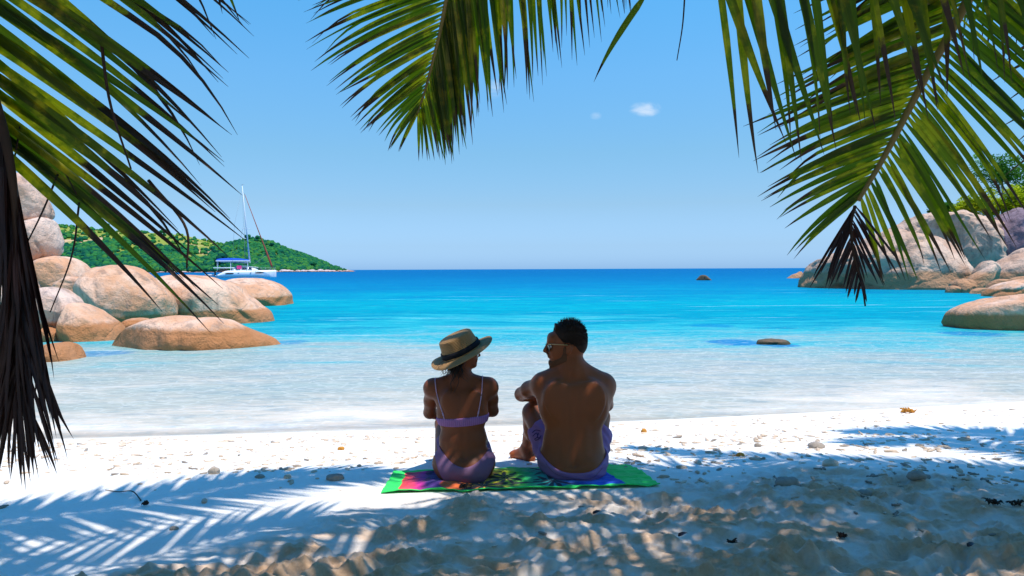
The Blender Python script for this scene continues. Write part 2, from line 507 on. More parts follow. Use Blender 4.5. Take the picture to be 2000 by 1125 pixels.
M = {}
M['sand'] = m_sand()
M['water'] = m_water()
M['rock'] = m_rock('pink_granite', (0.76, 0.49, 0.34), (0.62, 0.31, 0.165), (0.44, 0.31, 0.24), 0.42, 1.0)
M['rock_left'] = m_rock('rose_granite', (0.72, 0.50, 0.38), (0.56, 0.33, 0.22), (0.40, 0.30, 0.26), 0.42, 0.9)
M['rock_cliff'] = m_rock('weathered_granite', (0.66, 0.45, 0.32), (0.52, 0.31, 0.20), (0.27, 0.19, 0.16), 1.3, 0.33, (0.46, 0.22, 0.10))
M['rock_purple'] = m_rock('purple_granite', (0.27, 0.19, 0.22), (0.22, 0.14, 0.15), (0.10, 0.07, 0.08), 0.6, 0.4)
M['rock_shore'] = m_rock('shore_granite', (0.66, 0.50, 0.46), (0.55, 0.38, 0.34), (0.4, 0.34, 0.33), 0.6, 0.12)
M['rock_dark'] = m_rock('dark_weedy_granite', (0.10, 0.08, 0.05), (0.16, 0.10, 0.06), (0.05, 0.06, 0.03), 0.05, 5.0, (0.06, 0.05, 0.025))

# ------------------------------------------------------------------ ground and sea
def axis(segments):
    out = []
    for a, b, n in segments: out += list(np.linspace(a, b, n, endpoint=False))
    out.append(segments[-1][1])
    return np.array(out)


PITS = []
for _ in range(70):
    x = R.uniform(-1.3, 2.6); y = R.uniform(2.3, 4.6)
    PITS.append((x, y, R.uniform(0, math.pi), R.uniform(.09, .16), R.uniform(.04, .07), R.uniform(.03, .06)))
PITS += [(0.28, 3.37, 0.1, .15, .04, .03), (1.15, 3.0, 0.4, .16, .07, .04)]
TOWEL = [G(744, 968), G(1290, 951), G(1226, 909), G(768, 925)]      # near left, near right, far right, far left


def rough_mask(x, y):
    yb = np.interp(x, [-2.2, -1.2, -.62, -.26, 0.5, 1.6, 2.4, 4], [2.4, 3.02, 3.62, 3.9, 4.0, 4.3, 4.1, 3.6])
    n = perlin(p2(x * 1.7, y * 1.7, 3.3)) * 0.5
    return sstep(yb + n * 0.7 - y, -0.25, 0.35)


def ground(x, y):
    z = ground0(x, y)
    dry = 1 - sstep(y, yw(x) - 1.4, yw(x) - 0.1)
    tx = (TOWEL[0][0] + TOWEL[1][0]) / 2; ty = (TOWEL[0][1] + TOWEL[2][1]) / 2
    tw = 1 - sstep(np.maximum(np.abs(x - tx) - 0.72, 0) + np.maximum(np.abs(y - ty) - 0.19, 0), 0.0, 0.22)
    k = np.flatnonzero((dry > 0.001) & (np.abs(x) < 14) & (y > -6))
    if len(k):
        xx, yk = x[k], y[k]
        b = fbm(p2(xx * 0.7, yk * 0.7, 1.1), 2) * 0.05
        small = fbm(p2(xx * 9, yk * 9, 5.0), 3) * 0.010 + np.maximum(fbm(p2(xx * 4, yk * 5, 9.0), 2), 0) * 0.02
        z[k] += (b * dry[k] + small * 0.45) * (1 - tw[k]) * dry[k]
        z[k] += dry[k] * 0.012 * np.exp(-((yk - yw(xx) + 1.3) / 0.15) ** 2)
    m = rough_mask(x, y) * (1 - tw)
    k = np.flatnonzero((m > 0.002) & (np.abs(x) < 6) & (y > 0.5))
    if len(k):
        xx, yk = x[k], y[k]
        clod = fbm(p2(xx * 5.0, yk * 6.0, 2.0), 5, True)
        clod2 = np.maximum(fbm(p2(xx * 13, yk * 15, 7.0), 4) + 0.05, 0)
        wob = fbm(p2(xx * 2.2, yk * 2.6, 4.0), 2)
        wx_, wy_ = xx + .05 * perlin(p2(xx * 7, yk * 7, 50.)), yk + .05 * perlin(p2(xx * 7, yk * 7, 60.))
        lump = np.abs(perlin(p2(wx_ * 8, wy_ * 9, 70.))) + .5 * np.abs(perlin(p2(wx_ * 17, wy_ * 19, 80.))) + .25 * np.abs(perlin(p2(wx_ * 36, wy_ * 40, 90.)))
        gate = sstep(fbm(p2(xx * 1.8, yk * 2.2, 100.), 3), -.12, .12)
        gate2 = sstep(fbm(p2(xx * 3.1, yk * 3.6, 130.), 2), -.14, .16)
        rough = clod * 0.065 * (.3 + .9 * gate2) + clod2 * 0.12 * (.2 + gate2) + wob * 0.14 + lump * 0.095 * (.08 + .92 * gate)
        t = (xx + 1.05) / 0.75
        heap = np.exp(-t * t) * sstep(3.02 - yk, -0.12, 0.25) * 0.11          # churned heap at the lower left
        h = np.flatnonzero(heap > 0.002)
        if len(h): rough[h] += heap[h] * (0.7 + 0.9 * fbm(p2(xx[h] * 7, yk[h] * 7, 12.0), 4, True))
        for (cx, cy, a, rl, rw, d) in PITS:
            q_ = np.flatnonzero((np.abs(xx - cx) < 0.35) & (np.abs(yk - cy) < 0.35))
            if not len(q_): continue
            dx, dy = xx[q_] - cx, yk[q_] - cy
            uu = (dx * math.cos(a) + dy * math.sin(a)) / rl; vv = (-dx * math.sin(a) + dy * math.cos(a)) / rw
            r = np.sqrt(uu * uu + vv * vv) + fbm(p2(xx[q_] * 14, yk[q_] * 14, 1.0), 2) * 0.25
            rough[q_] += -d * (1 - sstep(r, 0.55, 1.0)) + d * 0.45 * np.exp(-((r - 1.25) / 0.25) ** 2)
        z[k] += rough * m[k] * 0.62
    return z


def zg(x, y):
    return float(ground(np.array([float(x)]), np.array([float(y)]))[0])


gx = axis([(-4000, -300, 4), (-300, -40, 10), (-40, -8, 50), (-8, -3.1, 90), (-3.1, 3.1, 860), (3.1, 8, 90), (8, 40, 50), (40, 300, 10), (300, 4000, 4)])
gy = axis([(-300, -20, 8), (-20, 0, 40), (0, 2.4, 60), (2.4, 4.6, 330), (4.6, 8.6, 230), (8.6, 14, 60), (14, 40, 20)])
GX, GY = np.meshgrid(gx, gy)
GZ = ground(GX.ravel(), GY.ravel())
rm = rough_mask(GX.ravel(), GY.ravel())
dn = fbm(p2(GX.ravel() * 6, GY.ravel() * 6, 31.0), 4)
hh = GZ - ground0(GX.ravel(), GY.ravel())
wetn = fbm(p2(GX.ravel() * 3, GY.ravel() * 3, 41.0), 3)
wet = sstep(GY.ravel() - yw(GX.ravel()) + wetn * 0.3, -0.45, 0.0)
damp = np.clip(rm * (0.34 + 0.60 * sstep(dn + hh * 4, -0.10, 0.26)), 0, 1) + wet * 0.10
nx, ny = len(gx), len(gy)
idx = np.arange(nx * ny).reshape(ny, nx)
Fq = np.stack([idx[:-1, :-1], idx[:-1, 1:], idx[1:, 1:], idx[1:, :-1]], -1).reshape(-1, 4)
beach = mk('beach', np.stack([GX.ravel(), GY.ravel(), GZ], 1), Fq, M['sand'], loc=(0, 0, 0), attrs={'damp': damp})
tag(beach, kind='structure')

# far floor of the sea, so that the ground reaches the horizon under the water
fl = MB().raw([(-15000, 39.9, -3), (15000, 39.9, -3), (15000, 15000, -3), (-15000, 15000, -3)], [[0, 1, 2, 3]])
tag(fl.build('seabed', M['sand'], loc=(0, 0, 0)), kind='structure')

sx_ = axis([(-15000, -200, 6), (-200, -20, 20), (-20, 20, 160), (20, 200, 20), (200, 15000, 6)])
sy_ = axis([(6.2, 12, 60), (12, 60, 120), (60, 400, 30), (400, 15000, 10)])
SX, SY = np.meshgrid(sx_, sy_)
amp = 0.016 * sstep(SY.ravel(), 8.5, 16) * (1 - sstep(SY.ravel(), 40, 60))
SZ = SEA + amp * fbm(p2(SX.ravel() * 0.5, SY.ravel() * 1.3, 0.7), 3) * 2
idx = np.arange(SX.size).reshape(SX.shape)
Fs = np.stack([idx[:-1, :-1], idx[:-1, 1:], idx[1:, 1:], idx[1:, :-1]], -1).reshape(-1, 4)
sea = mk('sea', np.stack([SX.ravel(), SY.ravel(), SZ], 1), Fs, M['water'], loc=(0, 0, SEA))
tag(sea, kind='structure')

# ------------------------------------------------------------------ boulders
def boulder(name, outline, wl, depth, label, m='rock', pole=None, seed=0, box=0.62, amp=0.10, Y=None, cat='boulder', group=None, nt=120, npz=54, freq=1.0, lean=0.0, parent=None):
    """a rounded granite block; outline in pixels of its widest cross-section, wl = pixel row where it meets the sea (or Y given)"""
    ol = np.array(outline, float)
    cx0 = ol[:, 0].mean()
    Yf = Y if Y is not None else sea_at(wl, cx0)
    Ym = Yf + depth * 0.85
    pts = np.array([P(a, b, Ym) for a, b in ol])
    if Y is None:
        low = pts[:, 2] < SEA + 0.04 * (pts[:, 2].max() - SEA) + 0.02
        pts[low, 2] = SEA - 0.25 * (1 + depth * 0.15)
    closed = np.vstack([pts, pts[:1]])
    n0 = len(pts)
    tri = np.vstack([pts, pts, pts])
    sm = spline(tri, 3 * n0 * 24)
    sm = sm[n0 * 24 + 12: 2 * n0 * 24 + 12]
    d = np.r_[0, np.cumsum(np.linalg.norm(np.diff(sm, axis=0), axis=1))]
    q = np.linspace(0, d[-1], nt, endpoint=False)
    O = np.stack([np.interp(q, d, sm[:, k]) for k in range(3)], 1)
    if pole is None: C = np.array([O[:, 0].mean(), Ym, (O[:, 2].max() * 0.45 + O[:, 2].min() * 0.55)])
    else: C = P(pole[0], pole[1], Ym)
    size = (np.ptp(O[:, 0]) + np.ptp(O[:, 2])) / 2
    V = [C + [0, -depth, 0]]
    for i in range(1, npz):
        ph = math.pi * i / npz
        s = math.sin(ph) ** box
        c = math.cos(ph); yv = -depth * math.copysign(abs(c) ** 0.8, c)
        ring = C + (O - C) * s
        ring[:, 1] = Ym + yv + lean * (ring[:, 2] - C[2]) * (1 if yv < 0 else 0)
        V += list(ring)
    V.append(C + [0, depth, 0])
    V = np.array(V)
    cen = np.array([O[:, 0].mean(), Ym, O[:, 2].mean()])
    nrm = V - cen; nrm /= np.linalg.norm(nrm, axis=1)[:, None] + 1e-9
    sc = freq * 1.6 / size
    disp = fbm(V * sc + seed * 7.7, 3) * 1.15 + fbm(V * sc * 2.3 + seed * 3.1, 4, True) * 0.30 + fbm(V * sc * 7 + seed, 3) * 0.10
    for k in range(9):                     # broad sheared faces
        rs = np.random.RandomState(seed * 31 + k)
        nn = rs.normal(size=3) * [1, 1, .8]; nn[1] -= .5; nn /= np.linalg.norm(nn)
        pr_ = (V - cen) @ nn; lim = np.percentile(pr_, 84)
        V = V - nn[None, :] * (np.maximum(pr_ - lim, 0) * 0.85)[:, None] * [.10, 1, .14]
    # two or three broad creases
    for k in range(2):
        rs = np.random.RandomState(seed * 13 + k)
        nn = rs.normal(size=3); nn /= np.linalg.norm(nn)
        dd = (V - cen) @ nn / size + rs.uniform(-.3, .3) + fbm(V * sc * 1.3 + k, 2) * 0.18
        disp = disp - 0.50 * np.exp(-(dd / 0.035) ** 2) * sstep(fbm(V * sc * 0.9 + k * 5 + seed, 2), -0.12, 0.1)
    V = V + nrm * (disp * amp * size * 0.55)[:, None]
    last = len(V) - 1
    F = [[0, 1 + (k + 1) % nt, 1 + k] for k in range(nt)]
    for i in range(npz - 2):
        a = 1 + i * nt; b = a + nt
        F += [[a + k, a + (k + 1) % nt, b + (k + 1) % nt, b + k] for k in range(nt)]
    a = 1 + (npz - 2) * nt
    F += [[a + k, a + (k + 1) % nt, last] for k in range(nt)]
    loc = (cen[0], cen[1], O[:, 2].min())
    o = mk(name, V, F, M[m], parent=parent, loc=loc)
    if parent is None: tag(o, label, cat, group)
    return o


GL = 'granite boulders on the left of the bay'
BL = [
 ('slab', [(198, 690), (215, 668), (240, 645), (285, 624), (330, 617), (385, 619), (440, 624), (475, 640), (510, 654), (540, 670), (552, 690), (400, 700)], 684, .95, 'low long whaleback boulder nearest the swimmers, with an orange wet foot', (370, 690), .8),
 ('dome', [(170, 600), (168, 560), (185, 532), (215, 518), (248, 518), (275, 532), (298, 555), (318, 575), (325, 600), (318, 640), (250, 655), (200, 650)], 648, 1.3, 'biggest domed boulder with a steep tan face, above the low slab', (235, 600), .7),
 ('block', [(280, 560), (300, 555), (325, 570), (338, 590), (335, 640), (300, 645), (285, 610)], 642, .7, 'narrow upright brown boulder leaning against the biggest dome', (310, 600), .7),
 ('ridge', [(428, 552), (470, 541), (515, 546), (545, 558), (560, 572), (563, 585), (560, 600), (500, 606), (430, 606)], 598, 2.0, 'flat finger of pale rock reaching farthest into the bay', (500, 590), .8),
 ('saddle', [(300, 575), (303, 550), (325, 538), (370, 537), (415, 543), (450, 552), (480, 575), (508, 596), (530, 612), (528, 640), (460, 650), (350, 640), (345, 605), (325, 590)], 634, 1.5, 'long sloping boulder with a dark hollow on its left, behind the low slab', (430, 600), .75),
 ('tower_top', [(-30, 372), (-10, 345), (30, 338), (62, 352), (82, 385), (95, 418), (80, 432), (45, 436), (0, 440), (-35, 420)], None, 1.0, 'topmost pinkish boulder of the tall stack at the left edge', (30, 395), .8),
 ('tower_mid', [(20, 440), (58, 432), (92, 424), (106, 445), (113, 470), (108, 495), (90, 510), (62, 522), (25, 515), (0, 480)], None, .95, 'second boulder from the top of the tall left stack, with a rounded nose', (60, 470), .75),
 ('tower_foot', [(-60, 520), (0, 505), (70, 512), (90, 560), (85, 640), (60, 700), (-40, 700), (-80, 600)], None, 1.2, 'broad boulder carrying the tall stack, half hidden by the dead frond', (20, 600), .7),
 ('wedge', [(72, 520), (95, 504), (130, 504), (150, 516), (165, 540), (168, 575), (130, 590), (90, 585), (70, 560)], None, 1.1, 'boulder with a dark shaded side just under the stack of two', (125, 545), .7),
 ('egg', [(108, 580), (118, 556), (145, 538), (170, 542), (186, 562), (192, 590), (186, 618), (150, 640), (118, 620)], None, .9, 'egg shaped tan boulder left of the biggest dome', (155, 585), .7),
 ('round', [(62, 600), (75, 568), (100, 560), (125, 572), (144, 592), (148, 618), (140, 645), (115, 665), (85, 655), (62, 635)], None, .8, 'round grey boulder with a dark underside near the water at the left', (100, 595), .7),
 ('slope', [(125, 672), (135, 620), (142, 588), (165, 596), (200, 620), (228, 645), (238, 668), (190, 682)], 669, .9, 'sloping slab between the round grey boulder and the low whaleback', (180, 650), .8),
 ('small', [(82, 672), (90, 640), (108, 642), (120, 656), (120, 668), (100, 674)], 668, .35, 'small orange stone wedged under the round grey boulder', (104, 655), .7),
 ('foot', [(70, 710), (78, 676), (110, 668), (140, 676), (165, 700), (168, 712), (110, 718)], 707, .5, 'low orange boulder standing alone in the shallows nearest the left palm', (115, 695), .8),
 ('pebble', [(236, 640), (248, 624), (272, 620), (290, 628), (285, 650), (240, 655)], 655, .4, 'small orange boulder tucked between dome and low whaleback', (262, 640), .75),
]
YT = {'tower_top': 22.5, 'tower_mid': 22.2, 'tower_foot': 21.0, 'wedge': 21.8, 'egg': 20.2, 'round': 16.5}
for i, (k, ol, wl, dep, lab, pole, bx) in enumerate(BL):
    boulder('boulder', ol, wl, dep, lab, 'rock_left' if 'tower' in k or k == 'round' else 'rock', pole, seed=i + 1, box=bx, Y=YT.get(k), group=GL)

GRR = 'granite rocks of the right headland'
BR = [
 ([(1864, 640), (1866, 612), (1885, 598), (1925, 588), (1970, 581), (2040, 576), (2110, 590), (2150, 630), (2120, 670), (2000, 668), (1930, 656), (1885, 652)], 655, 1.4, 'big smooth overhanging boulder in the shallows at the right edge', (1985, 606), .55, 'rock', 0, 18.0),
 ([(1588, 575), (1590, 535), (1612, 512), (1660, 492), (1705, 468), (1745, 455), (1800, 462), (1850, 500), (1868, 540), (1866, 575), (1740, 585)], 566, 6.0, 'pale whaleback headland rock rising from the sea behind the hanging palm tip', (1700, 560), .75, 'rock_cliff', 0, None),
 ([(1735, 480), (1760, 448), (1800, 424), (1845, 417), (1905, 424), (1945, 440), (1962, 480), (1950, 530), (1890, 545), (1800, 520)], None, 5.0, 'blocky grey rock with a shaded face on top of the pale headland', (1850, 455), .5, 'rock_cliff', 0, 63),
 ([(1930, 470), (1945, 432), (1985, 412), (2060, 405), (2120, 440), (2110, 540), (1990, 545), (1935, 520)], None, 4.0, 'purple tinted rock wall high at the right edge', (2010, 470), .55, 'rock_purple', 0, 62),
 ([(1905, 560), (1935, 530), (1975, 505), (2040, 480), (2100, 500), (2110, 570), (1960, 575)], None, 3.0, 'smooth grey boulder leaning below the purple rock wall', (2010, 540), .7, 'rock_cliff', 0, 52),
 ([(1880, 565), (1890, 545), (1915, 530), (1945, 515), (1950, 528), (1925, 560), (1895, 572)], None, .8, 'thin dark slab tilted up among the small headland rocks', (1915, 550), .7, 'rock_cliff', 0, 47),
 ([(1905, 545), (1912, 520), (1928, 508), (1945, 520), (1950, 545), (1930, 555)], None, 1.0, 'upright pale stone behind the tilted dark slab', (1930, 532), .7, 'rock_cliff', 0, 50),
 ([(1865, 578), (1862, 555), (1878, 544), (1898, 550), (1900, 570), (1880, 580)], 572, .9, 'squat grey stone left of the tilted dark slab at the waterline', (1880, 562), .7, 'rock_cliff', 0, None),
 ([(1930, 575), (1938, 552), (1960, 545), (1985, 552), (1982, 572), (1955, 580)], None, .8, 'tan stone with a flat top right of the tilted dark slab', (1955, 562), .6, 'rock_cliff', 0, 44),
 ([(1965, 570), (1975, 548), (2000, 540), (2030, 550), (2030, 575), (1990, 580)], None, .9, 'tan pointed stone behind the rust coloured waterside slab', (1998, 556), .6, 'rock_cliff', 0, 43),
 ([(1850, 576), (1852, 562), (1868, 558), (1880, 566), (1878, 577)], 572, .5, 'smallest dark stone at the foot of the pale headland', (1864, 569), .7, 'rock_cliff', 0, None),
 ([(1895, 582), (1898, 568), (1918, 562), (1938, 568), (1936, 580)], 574, .6, 'flat pale stone awash in front of the tilted dark slab', (1918, 574), .7, 'rock_cliff', 0, None),
 ([(1930, 590), (1942, 566), (1975, 552), (2020, 545), (2080, 555), (2090, 592), (1990, 596)], 581, 1.6, 'rust coloured slab by the water just behind the big overhanging boulder', (1995, 575), .7, 'rock', 0, None),
 ([(1576, 556), (1578, 536), (1590, 524), (1604, 530), (1608, 548), (1600, 560)], 545, 1.0, 'dark stone at the seaward tip of the pale headland', (1590, 545), .7, 'rock_cliff', 0, None),
 ([(1359, 552), (1364, 542), (1371, 537), (1381, 540), (1392, 549), (1375, 555)], 547.5, 1.0, 'small dark rock poking from open water, the left one of two', (1375, 547), .8, 'rock_dark', 0, None),
 ([(1534, 548), (1548, 537), (1558, 533), (1564, 530), (1570, 538), (1571, 549), (1550, 552)], 543.5, 1.2, 'pointed pale rock poking from open water near the headland', (1557, 543), .8, 'rock_cliff', 0, None),
 ([(1470, 680), (1478, 667), (1495, 662.5), (1515, 662), (1538, 667), (1546, 680), (1510, 684)], 673, .32, 'low weedy rock just awash in the pale shallows', (1510, 673), .8, 'rock_dark', 0, None),
]
for i, (ol, wl, dep, lab, pole, bx, mm, _, Yv) in enumerate(BR):
    sm = dep < 1.3 and i > 3
    boulder('boulder' if dep > 1.3 else 'rock', ol, wl, dep, lab, mm, pole, seed=i + 30, box=bx, Y=Yv, cat='boulder' if dep > 1.3 else 'rock', group=GRR if i not in (0, 14, 15, 16) else None,
            nt=70 if sm else 140, npz=30 if sm else 64, amp=0.20 if i in (1, 2, 3, 4) else 0.13, freq=2.2 if i in (1, 2, 3) else 1.0)

# ------------------------------------------------------------------ bushes and tree crowning the headland
HEAD = [((1955, 335), (62, 34), 'leafy green tree at the top of the right headland', 'broadleaf_tree', 'tree', 0), ((2040, 372), (60, 34), 'dark green tree behind the yellow shrubs at the far right edge', 'broadleaf_tree', 'tree', 0),
        ((1835, 408), (26, 12), 'small teal green shrub at the seaward end of the headland top', 'shrub', 'shrub', 0), ((1895, 400), (42, 20), 'bright yellow green shrub on the headland rocks', 'shrub', 'shrub', 1), ((1970, 396), (50, 26), 'largest yellow green shrub under the headland tree', 'shrub', 'shrub', 1)]
# ------------------------------------------------------------------ far island: hill, wood, shore rocks
M['hill'] = None
def m_hill():
    m, t = mat("hillside")
    pos = t.add('ShaderNodeNewGeometry').outputs['Position']
    n1 = t.noise(pos, 0.035, 5); n2 = t.noise(pos, 0.25, 5, 0.7)
    c = t.mix(n2, (0.15, 0.21, 0.03), (0.33, 0.33, 0.06))
    c = t.mix(t.smooth(n1, 0.52, 0.62), c, (0.55, 0.36, 0.20))
    c = t.mix(t.smooth(n2, 0.62, 0.68), c, (0.06, 0.12, 0.03))
    zz = t.add('ShaderNodeSeparateXYZ', {0: pos}).outputs[2]
    c = t.mix(t.math('SUBTRACT', 1.0, t.smooth(zz, 3.0, 7.0)), c, (0.34, 0.21, 0.15))
    principled(t, c, 0.95, 0.1, n2, 1.0, 1.5)
    return m
M['hill'] = m_hill()
YS = 600.0
SIL = np.array([(-700, 500), (-300, 432), (0, 424), (100, 428), (150, 432), (200, 440), (260, 444), (310, 447), (360, 450), (410, 462), (450, 472), (480, 470), (505, 464), (530, 468), (560, 480), (590, 497), (615, 508), (640, 521), (662, 529), (690, 532), (720, 540)], float)


def hill_h(x, y):
    """height of the island above the sea"""
    px = 1000 + x / (YS + 160) * FPX
    top = (np.interp(px, SIL[:, 0], 528.0 - SIL[:, 1] - 5)) / FPX * (YS + 160)
    t = (y - YS) / 160.0
    prof = np.where(t < 1, np.sin(np.clip(t, 0, 1) * math.pi / 2) ** 0.9, np.clip(2 - t, 0, 1) ** 0.5)
    n = fbm(p2(x * 0.012, y * 0.012, 3.0), 4) * 9
    return top * prof + n * np.clip(t, 0, 1) * np.clip(top / 25, 0, 1) * np.clip(1.3 - np.abs(t - 0.6), 0, 1) - 0.6


hx = np.arange(-1050, -110, 4.0); hy = np.arange(YS - 6, YS + 330, 6.0)
HX, HYY = np.meshgrid(hx, hy)
HZ = SEA + hill_h(HX.ravel(), HYY.ravel()) - np.where(HYY.ravel() < YS, 1.5, 0)
idx = np.arange(HX.size).reshape(HX.shape)
Fh = np.stack([idx[:-1, :-1], idx[:-1, 1:], idx[1:, 1:], idx[1:, :-1]], -1).reshape(-1, 4)
tag(mk('hill', np.stack([HX.ravel(), HYY.ravel(), HZ], 1), Fh, M['hill'], loc=(-350, YS, SEA)), kind='structure')


def ico(sub):
    import bmesh
    bm = bmesh.new(); bmesh.ops.create_icosphere(bm, subdivisions=sub, radius=1)
    V = np.array([v.co[:] for v in bm.verts]); F = np.array([[v.index for v in f.verts] for f in bm.faces]); bm.free()
    return V, F


IV, IF = ico(2)
IV3, IF3 = ico(3)
NW = 60000
wpx = R.uniform(-500, 720, NW); wt = np.where(wpx > 560, R.uniform(0, 1.5, NW), R.uniform(0, 1, NW))
wy = YS + 2 + wt * 170; wx = (wpx - 1000) / FPX * wy
wh = hill_h(wx, wy)
wn = fbm(np.stack([wx * 0.02, wy * 0.02, wx * 0], 1), 3)
dense = 1.0 - sstep(wt + wn * 1.2, 0.26, 0.44) * np.where(wpx < 430, 0.90, 0.50)
dense = np.where(wpx > 560, 1.0, dense)
dense = np.where((dense < .45) & (wpx < 560), dense * .7, dense)
keep = np.flatnonzero((wh > 0.8) & (R.rand(NW) < dense * 0.5))
small = (wt > 0.5) & (wpx < 440)
variants = [IV * (1 + 0.75 * fbm(IV * 1.6 + k * 0.37, 2)[:, None]) for k in range(60)]
vs, fs, rn = [], [], []
cnt = 0
for k in keep:
    r = R.uniform(1.0, 2.1) if small[k] else R.uniform(1.2, 3.0)
    if wpx[k] > 640: r *= 0.55
    v = variants[k % 60] * np.array([r, r, r * R.uniform(.75, 1.1)]) + np.array([wx[k], wy[k], SEA + wh[k] + r * 0.35])
    vs.append(v); fs.append(IF + cnt); cnt += len(IV)
    rn.append(np.full(len(IV), np.clip(R.uniform(0, 1) * 0.8 + (0.25 if small[k] else 0), 0, 1)) * (0.8 + 0.2 * R.rand(len(IV))))
nb = len(keep)
print('wood crowns', nb)
M['wood'] = m_foliage('far_wood', [(0.006, 0.055, 0.045), (0.010, 0.10, 0.055), (0.03, 0.17, 0.045), (0.07, 0.20, 0.035), (0.19, 0.26, 0.03)], 0.03, 0.15)
wood = mk('wood', np.concatenate(vs), np.concatenate(fs), M['wood'], loc=(-350, YS + 50, SEA), smooth=False, attrs={'rnd': np.concatenate(rn)})
tag(wood, 'dense green wood covering the far island slope', 'wood', kind='stuff')
for k, (px, py, hgt) in enumerate([(432, 527, 13), (210, 447, 9), (318, 452, 8), (486, 474, 8), (505, 470, 9), (612, 512, 8), (528, 476, 7)]):
    # crowns standing proud of the skyline
    y = YS + (12 if k == 0 else 120)
    x = (px - 1000) / FPX * y
    z0 = SEA + float(hill_h(np.array([x]), np.array([y]))[0])
    tr = thing('broadleaf_tree', (x, y, z0), ('tall dark tree on the island shore beside the stern of the white catamaran', 'small round tree on the far island skyline above the left boulders', 'low round tree near the dry grassy top of the far island',
               'upright tree on the island skyline just behind the catamaran mast', 'spreading tree on the second summit of the far island', 'small tree low on the skyline near the point of the far island',
               'bushy tree on the skyline right of the furled brown sail')[k], 'tree')
    MB().tube([(x, y, z0 - 1), (x + .3, y, z0 + hgt * .6)], [.35, .15], 6).build('trunk', None, tr)
    cv, cf, cr, c0 = [], [], [], 0
    for j in range(9):
        r = hgt * R.uniform(.14, .24)
        c = np.array([x + R.normal() * hgt * .16, y + R.normal() * hgt * .14, z0 + hgt * R.uniform(.35, .8)])
        v = IV * r * (1 + 0.5 * fbm(IV * 1.7 + k + j * 1.3, 2)[:, None]) + c
        cv.append(v); cf.append(IF + c0); c0 += len(IV); cr.append(np.full(len(IV), R.uniform(0, .5)))
    mk('crown', np.concatenate(cv), np.concatenate(cf), M['wood'], tr, smooth=False, attrs={'rnd': np.concatenate(cr)})

# palms along the far shore are part of the wood; pinkish rocks line the waterline
rv = []
for k in range(7):
    v = IV3 * (1 + 0.5 * fbm(IV3 * 1.1 + k * 3.3, 3)[:, None]) * np.array([1, .8, .55])
    me = bpy.data.meshes.new('shore_rock'); me.from_pydata(v.tolist(), [], IF3.tolist()); me.materials.append(M['rock_shore'])
    me.polygons.foreach_set('use_smooth', np.ones(len(me.polygons), dtype=bool)); rv.append(me)
for k in range(120):
    px = R.uniform(300, 690) if k < 60 else R.uniform(530, 690)
    y = YS - R.uniform(0, 6)
    x = (px - 1000) / FPX * y
    s = R.uniform(.8, 2.2) * (1.25 if px > 540 else .8) * (0.6 if px > 660 else 1)
    o = bpy.data.objects.new('shore_rock', rv[k % 7]); COL.objects.link(o)
    o.location = (x, y, SEA + s * .15); o.scale = (s * R.uniform(1, 1.8), s, s * R.uniform(.7, 1.3)); o.rotation_euler = (0, 0, R.uniform(0, 6))
    tag(o, 'pinkish rock at the waterline below the wood of the far island', 'rock', 'shore rocks of the far island')

# ------------------------------------------------------------------ catamaran at anchor
M['gel'] = plain('white_gelcoat', (0.80, 0.80, 0.80), 0.25, 0.5, 0.03, 2)
M['port'] = plain('dark_port_glass', (0.02, 0.025, 0.03), 0.1, 0.6)
M['bluecloth'] = plain('blue_canvas', (0.01, 0.07, 0.42), 0.8, 0.2)
M['alu'] = plain('pale_aluminium', (0.55, 0.60, 0.63), 0.4, 0.5)
M['brownsail'] = plain('rust_sail_cover', (0.28, 0.07, 0.04), 0.85, 0.2)
M['pink'] = plain('pink_towel', (0.75, 0.04, 0.22), 0.9, 0.1)
M['rubber'] = plain('grey_rubber', (0.45, 0.46, 0.48), 0.6, 0.3)
M['clutter'] = plain('dark_gear', (0.10, 0.07, 0.07), 0.7, 0.3)
M['rig'] = plain('grey_wire', (0.25, 0.27, 0.29), 0.4, 0.5)

YB = sea_at(541.5, 480)
YAW = math.radians(19.0)
RBM = [[math.cos(YAW), -math.sin(YAW), 0], [math.sin(YAW), math.cos(YAW), 0], [0, 0, 1]]
SB = YB / FPX


def bp(px, py, dy=0.0):
    return P(px, py, YB + dy)


def q(dx, dz, dy=0.0):      # metres from the midship waterline, x towards the bow
    b = bp(480, 541.5); c, s = math.cos(YAW), math.sin(YAW)
    return np.array([b[0] + dx * c - dy * s, YB + dx * s + dy * c, SEA + dz])


boat = thing('catamaran', tuple(q(0, 0, 3)), 'white sailing catamaran with blue bimini and furled brown sail anchored off the island', 'catamaran')
L0, L1 = -6.3, 6.55


